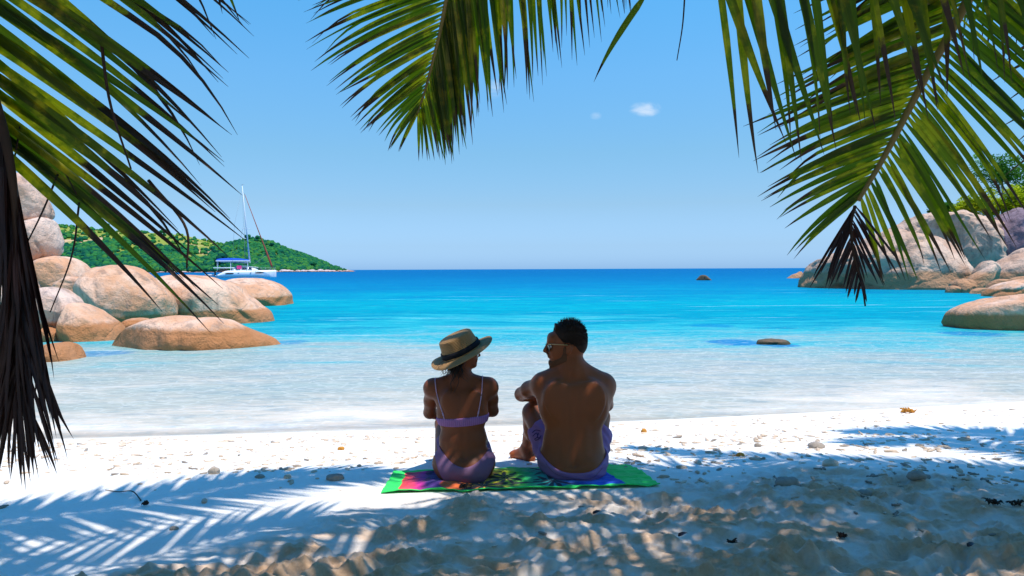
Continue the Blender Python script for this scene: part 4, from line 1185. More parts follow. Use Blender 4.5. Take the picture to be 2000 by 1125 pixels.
M['bush0'] = m_foliage('headland_tree_leaves', [(0.02, 0.07, 0.02), (0.04, 0.13, 0.02), (0.09, 0.22, 0.03), (0.20, 0.34, 0.04)], 0.8, 0.25)
M['bush1'] = m_foliage('yellow_green_leaves', [(0.10, 0.17, 0.01), (0.24, 0.32, 0.01), (0.42, 0.45, 0.02), (0.55, 0.52, 0.04)], 0.8, 0.25)
for i, ((px, py), (rx_, rz_), lab, nm, cat, ci) in enumerate(HEAD):
    Yh = 69 + (4 if ci == 0 else 0); c = P(px, py, Yh); rx_ *= Yh / FPX; rz_ *= Yh / FPX
    rr_ = np.random.RandomState(400 + i); zb = P(px, 440, Yh)[2]
    tr = thing(nm, (c[0], c[1], zb), lab, cat)
    cs = [c + rr_.normal(size=3) * [rx_ * .45, rx_ * .35, rz_ * .38] for _ in range(26)]
    MB().tube(spline([(c[0], c[1], zb - .6), (c[0] + .2, c[1], (zb + c[2]) / 2), (c[0], c[1], c[2])], 10), np.linspace(.18, .08, 10), 8).build('trunk', M['bark'], tr)
    V, F, a_ = leaf_cards(cs, [rx_ * .32] * 26, 4200, .16, 410 + i, .8)
    mk('crown', V, F, M['bush%d' % ci], tr, smooth=False, attrs={'rnd': a_})

# ------------------------------------------------------------------ bodies: one continuous surface grown from blended muscles
class Field:
    def __init__(s, lo, hi, h):
        s.lo = np.array(lo, float); s.h = h
        s.n = np.ceil((np.array(hi) - s.lo) / h).astype(int) + 1
        s.D = np.full(tuple(s.n), 9.0, np.float32)

    def _sub(s, a, b):
        i0 = np.clip(np.floor((a - s.lo) / s.h).astype(int), 0, s.n); i1 = np.clip(np.ceil((b - s.lo) / s.h).astype(int) + 1, 0, s.n)
        if np.any(i1 <= i0): return None, None
        g = np.meshgrid(*[s.lo[k] + s.h * np.arange(i0[k], i1[k]) for k in range(3)], indexing='ij')
        return tuple(slice(i0[k], i1[k]) for k in range(3)), np.stack(g, -1)

    def _put(s, sl, d, k, sub=False):
        A = s.D[sl]
        if sub:
            h = np.clip(0.5 - 0.5 * (A + d) / k, 0, 1); s.D[sl] = A * (1 - h) + (-d) * h + k * h * (1 - h)
        else:
            h = np.clip(0.5 + 0.5 * (A - d) / k, 0, 1); s.D[sl] = A * (1 - h) + d * h - k * h * (1 - h)

    def cap(s, a, b, ra, rb=None, k=.02, sub=False):
        a, b = np.array(a, float), np.array(b, float); rb = ra if rb is None else rb
        m = max(ra, rb) + k + .04
        sl, X = s._sub(np.minimum(a, b) - m, np.maximum(a, b) + m)
        if sl is None: return s
        ab = b - a; t = np.clip(((X - a) @ ab) / (ab @ ab + 1e-12), 0, 1)
        d = np.linalg.norm(X - a - t[..., None] * ab, axis=-1) - (ra + (rb - ra) * t)
        s._put(sl, d, k, sub); return s

    def ell(s, c, r, k=.03, rot=(0, 0, 0), sub=False):
        c, r = np.array(c, float), np.array(r, float)
        m = r.max() + k + .04
        sl, X = s._sub(c - m, c + m)
        if sl is None: return s
        X = X - c
        if any(rot): X = X @ np.array(Matrix.Rotation(rot[2], 3, 'Z') @ Matrix.Rotation(rot[1], 3, 'Y') @ Matrix.Rotation(rot[0], 3, 'X'))
        k0 = np.linalg.norm(X / r, axis=-1); k1 = np.linalg.norm(X / (r * r), axis=-1) + 1e-9
        s._put(sl, k0 * (k0 - 1) / k1, k, sub); return s

    def grid(s):
        g = np.meshgrid(*[s.lo[k] + s.h * np.arange(s.n[k]) for k in range(3)], indexing='ij'); return np.stack(g, -1)

    def copy(s, D=None):
        o = Field.__new__(Field); o.lo, o.h, o.n = s.lo, s.h, s.n; o.D = (s.D if D is None else D).astype(np.float32).copy(); return o

    def mesh(s):
        D = s.D; S_ = D < 0
        c = [S_[i:S_.shape[0] - 1 + i, j:S_.shape[1] - 1 + j, k:S_.shape[2] - 1 + k] for i in (0, 1) for j in (0, 1) for k in (0, 1)]
        tot = sum(x.astype(np.int8) for x in c); act = (tot > 0) & (tot < 8)
        I = np.argwhere(act); vid = np.full(act.shape, -1, np.int64); vid[tuple(I.T)] = np.arange(len(I))
        off = np.array([(i, j, k) for i in (0, 1) for j in (0, 1) for k in (0, 1)])
        val = np.stack([D[tuple((I + o).T)] for o in off], 1)
        acc = np.zeros((len(I), 3)); cnt = np.zeros(len(I))
        for a in range(8):
            for b in range(a + 1, 8):
                if np.abs(off[a] - off[b]).sum() != 1: continue
                va, vb = val[:, a], val[:, b]; m = (va < 0) != (vb < 0)
                t = np.where(m, va / np.where(m, va - vb, 1), 0)
                acc += np.where(m[:, None], off[a] + t[:, None] * (off[b] - off[a]), 0); cnt += m
        V = s.lo + s.h * (I + acc / cnt[:, None])
        F = []
        for ax in range(3):
            u, v = [(1, 2), (2, 0), (0, 1)][ax]
            sl0 = [slice(1, -1)] * 3; sl1 = [slice(1, -1)] * 3
            sl0[ax] = slice(0, -1); sl1[ax] = slice(1, None)
            A, B = S_[tuple(sl0)], S_[tuple(sl1)]
            for flip, m in ((False, A & ~B), (True, ~A & B)):
                E = np.argwhere(m)
                if not len(E): continue
                base = E + 1; base[:, ax] -= 1
                q4 = []
                for du, dv in ((0, 0), (-1, 0), (-1, -1), (0, -1)):
                    cc = base.copy(); cc[:, u] += du; cc[:, v] += dv; q4.append(vid[tuple(cc.T)])
                q4 = np.stack(q4, 1)
                if flip: q4 = q4[:, ::-1]
                F.append(q4[(q4 >= 0).all(1)])
        return V, np.concatenate(F)[:, ::-1] if False else np.concatenate(F)


def fmesh(name, fld, m, parent, **kw):
    V, F = fld.mesh()
    used = np.unique(F); mp = np.full(len(V), -1); mp[used] = np.arange(len(used))
    return mk(name, V[used], mp[F], m, parent, **kw)


def bvh_of(o):
    me = o.data; off = np.array(origin(o))
    return BVHTree.FromPolygons([tuple(np.array(v.co) + off) for v in me.vertices], [tuple(p.vertices) for p in me.polygons])


def on_surface(bvh, path, n, lift=.002):
    """points on a body where the given pixels of the photograph meet it"""
    sp_ = spline([(a, b, 0) for a, b in path], n)
    out = []
    for a, b, _ in sp_:
        d = Vector(P(a, b, 1.0) - np.array([0, 0, CZ])); d.normalize()
        h = bvh.ray_cast(Vector((0, 0, CZ)), d)
        if h[0] is not None: out.append(np.array(h[0]) + np.array(h[1]) * lift)
    return np.array(out)


M['skin_m'] = m_skin('tanned_skin', (0.33, 0.088, 0.027), (0.25, 0.063, 0.018))
M['skin_w'] = m_skin('brown_skin', (0.235, 0.066, 0.022), (0.18, 0.047, 0.016))
M['hair_m'] = m_cloth('dark_brown_hair', (0.020, 0.010, 0.006), (0.045, 0.022, 0.012), rough=0.7)
M['hair_w'] = m_cloth('black_brown_hair', (0.018, 0.010, 0.008), (0.03, 0.018, 0.012), rough=0.5)
M['beard'] = m_cloth('short_beard', (0.10, 0.040, 0.019), (0.18, 0.072, 0.032))
M['lav'] = m_cloth('lavender_ribbed_fabric', (0.34, 0.14, 0.36), (0.38, 0.18, 0.38), rib=28)
M['lav_p'] = m_cloth('lavender_swim_fabric', (0.26, 0.13, 0.22), (0.22, 0.11, 0.20))
M['shorts'] = m_cloth('lavender_shorts_fabric', (0.33, 0.14, 0.32), (0.38, 0.19, 0.36))
M['strap'] = plain('pale_lilac_strap', (0.55, 0.36, 0.52), 0.6, 0.3)
M['ink'] = plain('dark_print', (0.05, 0.02, 0.09), 0.8, 0.2)
M['gold'] = plain('thin_gold_wire', (0.75, 0.50, 0.22), 0.3, 0.6, Metallic=0.8)
M['lens'] = plain('dark_sunglass_lens', (0.012, 0.010, 0.010), 0.08, 0.7)
M['ribbon'] = m_cloth('black_ribbon', (0.010, 0.010, 0.014))
M['eye'] = plain('eye_white', (0.6, 0.55, 0.5), 0.2, 0.5)


def hand(f, wrist, palm_dir, finger_dir, down, r=.011, L=.075):
    """a loosely curled hand: palm, four unequal fingers and a side thumb"""
    w_ = np.array(wrist, float); fd = nz(finger_dir); pd = nz(palm_dir - fd * np.dot(palm_dir, fd)); dn_ = nz(down)
    kn = w_ + fd * .085
    for i in range(4):
        a = w_ + pd * (i - 1.5) * .010; b = kn + pd * (i - 1.5) * .021
        f.cap(a, b, .016, .012, .012)
    for i, l in enumerate((.9, 1.0, .95, .75)):
        p0 = kn + pd * (i - 1.5) * .021; p1 = p0 + nz(fd + dn_ * .35) * L * l * .45; p_2 = p1 + nz(fd * .6 + dn_) * L * l * .33; p3 = p_2 + nz(fd * .1 + dn_) * L * l * .25
        f.cap(p0, p1, r * .9, r * .82, .003); f.cap(p1, p_2, r * .82, r * .75, .003); f.cap(p_2, p3, r * .75, r * .62, .003)
    t0 = w_ + fd * .02 - pd * .025; t1 = t0 - pd * .025 + fd * .03 + dn_ * .008; t2 = t1 + fd * .03 + dn_ * .015
    f.cap(t0, t1, .014, .011, .01); f.cap(t1, t2, .011, .008, .003)


def foot(f, ankle, toe, side, z0):
    """heel, arch, ball and five toes resting on the ground"""
    a, t = np.array(ankle, float), np.array(toe, float); t[2] = z0 + .018
    fd = nz((t - a) * [1, 1, 0]); sd = np.array([-fd[1], fd[0], 0]) * side
    heel = np.array([a[0], a[1], z0 + .032]) - fd * .035
    ball = np.array([a[0], a[1], z0 + .024]) + fd * .125
    f.cap(a, heel, .036, .033, .02); f.cap(heel, ball + sd * .012, .032, .024, .02); f.cap(a, ball, .034, .022, .025)
    f.cap(ball - sd * .028, ball + sd * .03, .022, .023, .015)
    for i, l in enumerate((.055, .047, .042, .037, .030)):
        b = ball + sd * (.032 - i * .0165) + fd * .008
        f.cap(b, b + fd * l * .8 + np.array([0, 0, -.008]), .012 if i == 0 else .0085, .011 if i == 0 else .0075, .003)


GZ0 = zg(0.3, 4.2)
# ---- the man
YM = 4.22
def B(px, py, Y=YM): return P(px, py, Y)
f = Field((-.02, 3.98, -.10), (.72, 5.12, .97), .0062)
f.ell(B(1118, 893, 4.26), (.195, .135, .125), .05)
f.ell(B(1108, 912, 4.20), (.11, .11, .085), .05); f.ell(B(1142, 912, 4.20), (.11, .11, .085), .05)
f.ell(B(1119, 857, 4.25), (.170, .112, .12), .05)
f.ell(B(1121, 800, 4.25), (.198, .122, .16), .05)
f.ell(B(1121, 768, 4.27), (.206, .106, .115), .08)
f.ell(B(1074, 760, 4.28), (.085, .08, .075), .04); f.ell(B(1170, 762, 4.28), (.085, .08, .075), .04)
f.cap(B(1119, 716, 4.27), B(1062, 743, 4.28), .058, .046, .05); f.cap(B(1119, 716, 4.27), B(1178, 745, 4.28), .058, .046, .05)
f.ell(B(1060, 752, 4.30), (.068, .066, .066), .03); f.ell(B(1179, 753, 4.30), (.068, .066, .066), .03)
f.cap(B(1120, 732, 4.26), B(1112, 693, 4.285), .066, .058, .035)
# back relief: shoulder blades, long muscles, spine groove
f.ell(B(1083, 772, 4.165), (.052, .016, .070), .06, (0, .25, .1)); f.ell(B(1160, 772, 4.172), (.052, .016, .070), .06, (0, -.25, -.1))
f.cap(B(1107, 810, 4.170), B(1108, 885, 4.165), .022, .026, .05); f.cap(B(1136, 810, 4.170), B(1134, 885, 4.165), .022, .026, .05)
f.cap(B(1122, 755, 4.122), B(1121, 905, 4.102), .009, .012, .035, sub=True)
f.ell(B(1120, 725, 4.20), (.018, .014, .02), .02)
# left arm over the raised knee
eL = B(1019, 770, 4.52)
f.cap(B(1058, 752, 4.31), (B(1058, 752, 4.31) + eL) / 2 + [-.012, 0, 0], .056, .050, .03); f.cap((B(1058, 752, 4.31) + eL) / 2 + [-.012, 0, 0], eL, .050, .042, .02)
wL = B(1088, 778, 4.70); f.cap(eL, eL * .6 + wL * .4, .042, .040, .015); f.cap(eL * .6 + wL * .4, wL, .040, .027, .015)
hand(f, wL, np.array([0, .5, -1.0]), wL - eL, np.array([.1, -.5, -.6]))
eR = B(1184, 790, 4.52)
f.cap(B(1180, 753, 4.31), eR, .056, .042, .03)
wR = B(1118, 785, 4.72); f.cap(eR, wR, .041, .027, .015)
hand(f, wR, np.array([0, -.5, -1.0]), wR - eR, np.array([0, .4, -.6]))
# legs
kL, kR = B(1041, 806, 4.60), B(1172, 815, 4.62)
hL, hR = B(1086, 898, 4.33), B(1152, 898, 4.33)
f.cap(hL, kL, .092, .063, .03); f.cap(hR, kR, .092, .063, .03)
f.ell(kL, (.058, .060, .058), .03)
aL = np.array(G(1027, 897)) + [0, 0, .085]; aL[1] = 4.74; aL[0] = P(1029, 880, 4.74)[0]; aL[2] = zg(aL[0], 4.74) + .075
aR = P(1158, 880, 4.80); aR[2] = zg(aR[0], 4.80) + .075
for k_, a_ in ((kL, aL), (kR, aR)):
    f.cap(k_, a_, .050, .034, .025); f.ell(k_ * .66 + a_ * .34 + [0, -.028, 0], (.045, .045, .10), .03)
foot(f, aL, aL + [-.10, .16, 0], 1, zg(aL[0], 4.8) - .004); foot(f, aR, aR + [.03, .2, 0], -1, zg(aR[0], 4.9) - .004)
body_only = f.D.copy()
# head, in profile towards the woman
f.ell(B(1111, 660, 4.28), (.095, .075, .096), .02)
f.ell(B(1118, 672, 4.285), (.082, .070, .083), .03)
f.ell(B(1091, 682, 4.28), (.062, .060, .075), .025)
f.cap(B(1084, 706, 4.28), B(1108, 697, 4.24), .026, .022, .02); f.cap(B(1084, 706, 4.28), B(1108, 697, 4.32), .026, .022, .02)
f.ell(B(1080, 709, 4.28), (.021, .024, .017), .015)
f.ell(B(1077, 661, 4.28), (.026, .05, .036), .02); f.cap(B(1072, 668, 4.255), B(1072, 668, 4.305), .010, .010, .012)
f.cap(B(1070, 672, 4.28), B(1063.5, 685, 4.28), .009, .0105, .010); f.ell(B(1067, 687, 4.28), (.009, .016, .008), .008)
f.cap(B(1071, 693, 4.268), B(1071, 693, 4.292), .0075, .0075, .008); f.cap(B(1072, 697, 4.27), B(1072, 697, 4.29), .0075, .0075, .008)
f.ell(B(1074, 675, 4.245), (.016, .016, .011), .012, sub=True); f.ell(B(1074, 675, 4.315), (.016, .016, .011), .012, sub=True)
f.cap(B(1068, 695.2, 4.262), B(1068, 695.2, 4.298), .0022, .0022, .004, sub=True)
for yy_ in (4.205, 4.357):
    sg = -1 if yy_ < 4.28 else 1
    f.ell(B(1111, 683, yy_), (.020, .010, .032), .008, (0, .2, .35 * sg)); f.ell(B(1109, 681, yy_ + sg * .009), (.010, .007, .018), .006, (0, .2, 0), sub=True)
f.cap(B(1118, 712, 4.27), B(1100, 700, 4.30), .05, .045, .03)

man = thing('person', (B(1118, 900)[0], 4.22, GZ0), 'bare backed man in lavender shorts and sunglasses sitting on the towel, turned left', 'person', 'couple sitting on the towel')
mbody = fmesh('body', f, M['skin_m'], man)
Xg = f.grid()
# hair: cap over the skull with short spikes on top
hr = Field(f.lo, f.lo + f.h * (f.n - 1), f.h)
hr.ell(B(1112, 657, 4.28), (.099, .080, .093), .02); hr.ell(B(1120, 670, 4.285), (.083, .074, .085), .02); hr.cap(B(1082, 640, 4.25), B(1082, 640, 4.31), .028, .028, .02)
cut = np.maximum(hr.D, -(Xg[..., 2] - (B(1100, 690)[2] - (Xg[..., 0] - B(1100, 0)[0]) * .22)))         # nape line
ear = B(1109, 684)
cut = np.maximum(cut, 0.012 - (Xg[..., 0] - (B(1078, 0)[0] + np.clip(B(0, 655)[2] - Xg[..., 2], 0, 1) * .75)))        # temple line
nzv = perlin(Xg[tuple(slice(0, None) for _ in range(3))] * 1.0) if False else 0
hairf = f.copy(cut)
hair = fmesh('hair', hairf, M['hair_m'], man)
mb = MB(); rs = np.random.RandomState(3)
cen = B(1113, 662, 4.28)
for k in range(3000):
    th, ph = rs.uniform(0, 2 * math.pi), math.acos(rs.uniform(-.35, 1))
    dv = np.array([math.cos(th) * math.sin(ph), math.sin(th) * math.sin(ph), math.cos(ph)])
    p = cen + dv * [.100, .082, .094]
    if p[0] < B(1080, 0)[0] + max(0, B(0, 652)[2] - p[2]) * .75 or p[2] < B(0, 692)[2] + .0: continue
    top = max(0, dv[2])
    L = .004 + .036 * top ** 1.6 * rs.uniform(.4, 1.1)
    sw = nz(dv * .8 + np.array([-.1 + .35 * (dv[0] > .2), -.1, .5 * top]) + rs.normal(size=3) * .30)
    if top < .4: sw = nz(dv * .30 + np.array([.45, 0, -.6]) + rs.normal(size=3) * .15)
    mb.tube([p - dv * .006, p + sw * L * .6, p + sw * L + np.array([.002, 0, -.003 * (1 - top)])], [.0016, .0012, .0003], 4)
mb.build('hair_strand_tufts', M['hair_m'], hair)
# beard shell along jaw and chin
bd = np.maximum(f.D - .004, body_only * -1 + .012) if False else f.D - .0035
jaw = Field(f.lo, f.lo + f.h * (f.n - 1), f.h)
jaw.cap(B(1078, 711, 4.28), B(1100, 703, 4.22), .024, .016, .02).cap(B(1078, 711, 4.28), B(1100, 703, 4.34), .024, .016, .02).cap(B(1102, 700, 4.215), B(1103, 680, 4.21), .018, .010, .015).cap(B(1102, 700, 4.345), B(1103, 680, 4.35), .018, .010, .015)
jaw.cap(B(1069, 690.5, 4.262), B(1069, 690.5, 4.298), .007, .007, .004)
bd = np.maximum(bd, jaw.D); bd = np.maximum(bd, -(B(0, 716)[2] - .0 - Xg[..., 2]) * -1 if False else bd)
fmesh('beard', f.copy(bd), M['beard'], man)
# sunglasses
sg = MB().tube([B(1109, 674, 4.20), B(1090, 673, 4.212), B(1071, 672, 4.232)], .0022, 6).tube([B(1109, 674, 4.362), B(1090, 673, 4.352), B(1071, 672, 4.328)], .0022, 6).tube([B(1066, 673, 4.262), B(1065, 671.5, 4.28), B(1066, 673, 4.298)], .0018, 6)
glasses = sg.build('sunglasses', M['gold'], man)
for yc in (4.247, 4.313):
    V = []
    c0 = B(1067.5, 679.5, yc)
    for sx_off in (0, .0025):
        for k in range(20):
            t = 2 * math.pi * k / 20
            yy2 = math.cos(t) * .024; zz = math.sin(t) * .021 * (1.15 if math.sin(t) < 0 else .85)
            V.append(c0 + np.array([sx_off + abs(yy2 + (yc - 4.28)) * .28, yy2, zz]))
    mk('lens', V, [list(range(20)), list(range(39, 19, -1))] + [[k, 20 + k, 20 + (k + 1) % 20, (k + 1) % 20] for k in range(20)], M['lens'], glasses, smooth=False)
# shorts: waistband curve, bulging legs with open hems
sf = f.copy(body_only - .007)
leg = Field(f.lo, f.lo + f.h * (f.n - 1), f.h)
eLs = hL * .40 + kL * .60; eRs = hR * .38 + kR * .62
leg.cap(hL, eLs, .104, .092, .03).cap(hR, eRs, .104, .096, .03)
leg.D += .004 * np.sin(Xg[..., 0] * 95 + Xg[..., 2] * 60 + 2 * np.sin(Xg[..., 1] * 30)).astype(np.float32)
pel = Field(f.lo, f.lo + f.h * (f.n - 1), f.h)
pel.ell(B(1118, 893, 4.26), (.204, .145, .134), .05).ell(B(1108, 912, 4.20), (.12, .12, .093), .05).ell(B(1142, 912, 4.20), (.12, .12, .093), .05)
pel.D += .0025 * np.sin(Xg[..., 2] * 120 + Xg[..., 0] * 40).astype(np.float32)
h_ = np.clip(.5 + .5 * (leg.D - pel.D) / .04, 0, 1); sh_ = leg.D * (1 - h_) + pel.D * h_ - .04 * h_ * (1 - h_)
sh_ = np.minimum(sh_, np.maximum(body_only - .006, np.linalg.norm(Xg - B(1118, 905, 4.26), axis=-1) - .24))
xc = Xg[..., 0] - B(1121, 0, 4.12)[0]
topz = B(0, 926, 4.12)[2] + np.clip(np.abs(xc) ** 2.4 * 4.2, 0, .09) + np.clip((Xg[..., 1] - 4.27) * 2.0, 0, .30)
sh_ = np.maximum(sh_, Xg[..., 2] - topz)
for h0, k0 in ((hL, kL), (hR, kR)):
    ax_ = nz(k0 - h0); e = h0 * .36 + k0 * .64
    wob_ = .008 * np.sin(Xg[..., 0] * 70)
    side_ = (Xg[..., 0] < B(1118, 0)[0]) if h0 is hL else (Xg[..., 0] >= B(1118, 0)[0])
    sh_ = np.where(side_, np.maximum(sh_, (Xg - e) @ ax_ + wob_), sh_)
shorts = fmesh('shorts', f.copy(sh_), M['shorts'], man)
bv = bvh_of(shorts)
mb = MB()
for path in ([(1040, 845), (1047, 840), (1056, 842)], [(1041, 852), (1048, 846), (1050, 853), (1044, 858)], [(1052, 846), (1050, 854), (1056, 856)], [(1046, 860), (1052, 858), (1057, 851)]):
    pp = on_surface(bv, path, 12, .0015)
    if len(pp) > 3: mb.tube(pp, .0022, 5)
if mb.n: mb.build('print_mark', M['ink'], shorts)
pp = on_surface(bv, [(1066, 905), (1085, 925), (1118, 934), (1155, 934), (1176, 915)], 40, .001)
if len(pp) > 5: MB().tube(pp, .0022, 6).build('waist_seam', M['lav_p'], shorts)
for yc in (4.246, 4.314):
    V, F_ = IV * .0115 + B(1074.5, 677, yc), IF.tolist(); mk('eye', V, F_, M['eye'], man)

# ---- the woman
YW = 4.18
def Bw(px, py, Y=YW): return P(px, py, Y)
f = Field((-.60, 3.94, -.10), (.02, 5.10, .80), .0058)
f.ell(Bw(906, 903, 4.20), (.180, .125, .115), .045)
f.ell(Bw(890, 915, 4.15), (.105, .11, .085), .04); f.ell(Bw(922, 915, 4.15), (.105, .11, .085), .04)
f.ell(Bw(904, 858, 4.18), (.135, .086, .105), .045)
f.ell(Bw(903, 808, 4.18), (.146, .088, .12), .045)
f.ell(Bw(901, 773, 4.20), (.158, .085, .09), .045)
f.cap(Bw(899, 738, 4.20), Bw(848, 753, 4.21), .040, .036, .045); f.cap(Bw(899, 738, 4.20), Bw(953, 750, 4.21), .040, .036, .045)
f.ell(Bw(845, 758, 4.22), (.050, .050, .052), .03); f.ell(Bw(955, 757, 4.22), (.050, .050, .052), .03)
f.cap(Bw(900, 748, 4.19), Bw(906, 708, 4.21), .048, .043, .03)
f.ell(Bw(876, 782, 4.118), (.038, .015, .055), .03, (0, .2, 0)); f.ell(Bw(930, 782, 4.118), (.038, .015, .055), .03, (0, -.2, 0))
f.cap(Bw(903, 750, 4.085), Bw(905, 893, 4.075), .008, .010, .028, sub=True)
for sx_, (s0_, el, kn_, hp, an_) in {-1: ((844, 758), (839, 806, 4.36), (867, 828, 4.60), (880, 905), (884, 880, 4.80)), 1: ((957, 757), (962, 802, 4.36), (927, 828, 4.60), (934, 905), (918, 880, 4.80))}.items():
    S0 = Bw(*s0_, 4.23); E0 = Bw(*el); K0 = Bw(*kn_); H0 = Bw(*hp, 4.27); A0 = Bw(*an_)
    A0[2] = zg(A0[0], A0[1]) + .07
    f.cap(S0, (S0 + E0) / 2, .044, .038, .025); f.cap((S0 + E0) / 2, E0, .038, .034, .02)
    W0 = Bw(897 - sx_ * 12, 822, 4.72); f.cap(E0, W0, .034, .022, .015)
    hand(f, W0, np.array([0, .3 * sx_, -1.0]), W0 - E0, np.array([0, .5 * sx_, -.5]), .009, .065)
    f.cap(H0, K0, .092, .054, .03); f.ell(K0, (.05, .05, .05), .02); f.cap(K0, A0, .046, .030, .02); f.ell(K0 * .66 + A0 * .34 + [0, -.022, 0], (.038, .04, .09), .03)
    foot(f, A0, A0 + [sx_ * .02, .2, 0], -sx_, zg(A0[0], A0[1] + .1) - .004)
wbody_only = f.D.copy()
f.ell(Bw(903, 686, 4.215), (.086, .072, .082), .02); f.ell(Bw(914, 692, 4.215), (.056, .054, .062), .02)
f.cap(Bw(922, 711, 4.215), Bw(904, 706, 4.18), .018, .016, .02); f.cap(Bw(922, 711, 4.215), Bw(904, 706, 4.25), .018, .016, .02)
f.ell(Bw(926, 713, 4.215), (.015, .017, .013), .012)
f.cap(Bw(930, 682, 4.215), Bw(936, 694, 4.215), .008, .009, .01)
f.cap(Bw(931, 702, 4.205), Bw(931, 702, 4.225), .007, .007, .007); f.cap(Bw(930, 706.5, 4.206), Bw(930, 706.5, 4.224), .0065, .0065, .007)
f.ell(Bw(902, 694, 4.142), (.016, .008, .026), .008)
woman = thing('person', (Bw(905, 900)[0], 4.18, GZ0), 'woman in straw hat and lavender bikini sitting on the towel, looking right', 'person', 'couple sitting on the towel')
wb = fmesh('body', f, M['skin_w'], woman)
Xg = f.grid(); X0 = Xg[..., 0]; Z0 = Xg[..., 2]
# bikini band round the back, bottom, straps
xr = X0 - Bw(903, 0, 4.1)[0]
zt = Bw(0, 820, 4.1)[2] + xr * .07; zb = Bw(0, 837, 4.1)[2] + xr * .07 + np.clip(xr ** 2 * .2, 0, .02)
trunkf = Field(f.lo, f.lo + f.h * (f.n - 1), f.h)
trunkf.ell(Bw(904, 858, 4.18), (.135, .086, .105), .045).ell(Bw(903, 808, 4.18), (.146, .088, .12), .045).ell(Bw(901, 773, 4.20), (.158, .085, .09), .045)
band = np.maximum(np.maximum(np.maximum(trunkf.D, wbody_only - .02) - .0055, Z0 - zt), zb - Z0)
top = fmesh('bikini_top', f.copy(band), M['lav'], woman)
bw = bvh_of(wb)
for path in ([(869, 822), (866, 810), (858, 785), (852, 762), (850, 744), (851, 736)], [(931, 819), (934, 806), (938, 785), (941, 760), (942, 742), (942, 733)]):
    pp = on_surface(bw, path, 30, .002)
    MB().tube(pp, .0028, 6).build('strap', M['strap'], top)
    if len(pp) > 8: MB().tube(pp[5:8], .0048, 6).build('strap_slider', M['strap'], top)
pt = Bw(0, 912, 4.1)[2] + np.clip(np.abs(xr + -.004) ** 1.8 * 2.8, 0, .13)
wlim = np.interp(Z0, [Bw(0, 945, 4.1)[2], Bw(0, 920, 4.1)[2], Bw(0, 895, 4.1)[2], Bw(0, 875, 4.1)[2]], [.11, .152, .182, .21])
pel = np.maximum(np.maximum(wbody_only - .005, Z0 - pt), np.abs(xr - .006) - wlim)
pel = np.maximum(pel, pt - .085 - .02 - Z0 * 0 - Z0 - 0) if False else pel
pel = np.maximum(pel, Xg[..., 1] - 4.40)
bot = fmesh('bikini_bottom', f.copy(pel), M['lav_p'], woman)
# hair under the hat, knot and loose wet strands
hw = Field(f.lo, f.lo + f.h * (f.n - 1), f.h)
hw.ell(Bw(899, 688, 4.21), (.090, .078, .080), .02).ell(Bw(889, 706, 4.17), (.045, .04, .042), .03).cap(Bw(888, 705, 4.17), Bw(885, 735, 4.13), .030, .012, .03)
cutw = np.maximum(hw.D, X0 - (Bw(912, 0)[0] - np.clip(Bw(0, 690)[2] - Z0, 0, 1) * .7))
hairw = fmesh('hair', f.copy(cutw), M['hair_w'], woman)
mb = MB(); rs = np.random.RandomState(5)
for k in range(80):
    a = Bw(889 + rs.normal() * 9, 708 + rs.uniform(-8, 6), 4.15 + rs.uniform(-.03, .03)); L = rs.uniform(.05, .10)
    b_ = a + np.array([rs.normal() * .018 - .004, -.02 + rs.normal() * .01, -L * .5]); c_ = b_ + np.array([rs.normal() * .022, -.012, -L * .5])
    mb.tube(spline([a, b_, c_], 7), np.linspace(.0022, .0006, 7), 4)
for path in ([(876, 722), (868, 730), (862, 724)], [(878, 722), (871, 735), (879, 742)], [(890, 735), (884, 742), (880, 750), (882, 760), (879, 770)], [(893, 730), (896, 745), (890, 760), (886, 768)]):
    mb.tube(spline([P(a, b_, 4.09) for a, b_ in path], 14), np.linspace(.0024, .0009, 14), 5)
mb.build('loose_strands', M['hair_w'], hairw)
wg = MB().tube([Bw(905, 684, 4.135), Bw(934, 686, 4.165)], .0022, 6).build('sunglasses', M['lens'], woman)
for yc in (4.182, 4.248):
    c0 = Bw(936.5, 690, yc); V = []
    for sx_off in (0, .0025):
        for k in range(16):
            t = 2 * math.pi * k / 16; V.append(c0 + np.array([-sx_off - abs(math.cos(t) * .024 + yc - 4.215) * .25, math.cos(t) * .024, math.sin(t) * .019]))
    mk('lens', V, [list(range(16)), list(range(31, 15, -1))] + [[k, 16 + k, 16 + (k + 1) % 16, (k + 1) % 16] for k in range(16)], M['lens'], wg, smooth=False)

# straw hat, woven in rings
def m_straw():
    m, t = mat('woven_straw')
    oc = t.add('ShaderNodeTexCoord').outputs['Object']
    r = t.add('ShaderNodeAttribute', attribute_name='ring').outputs['Fac']
    an = t.add('ShaderNodeAttribute', attribute_name='ang').outputs['Fac']
    wv = t.math('ABSOLUTE', t.math('SINE', t.math('MULTIPLY', r, math.pi)))
    cmb = t.add('ShaderNodeCombineXYZ', {0: t.math('MULTIPLY', an, 90.0), 1: r}).outputs[0]
    n = t.noise(cmb, 1.4, 3, 0.7); n2 = t.noise(oc, 16, 3)
    c = t.mix(n, (0.20, 0.09, 0.028), (0.62, 0.33, 0.115))
    c = t.mix(t.math('MULTIPLY', t.smooth(wv, 0.6, 0.0), 0.9), c, (0.10, 0.05, 0.02))
    c = t.mix(t.math('MULTIPLY', n2, 0.3), c, (0.55, 0.36, 0.18))
    h = t.math('ADD', t.math('MULTIPLY', wv, 0.8), t.math('MULTIPLY', n, 0.35))
    principled(t, c, 0.7, 0.25, h, 1.0, 0.004)
    return m
M['straw'] = m_straw()
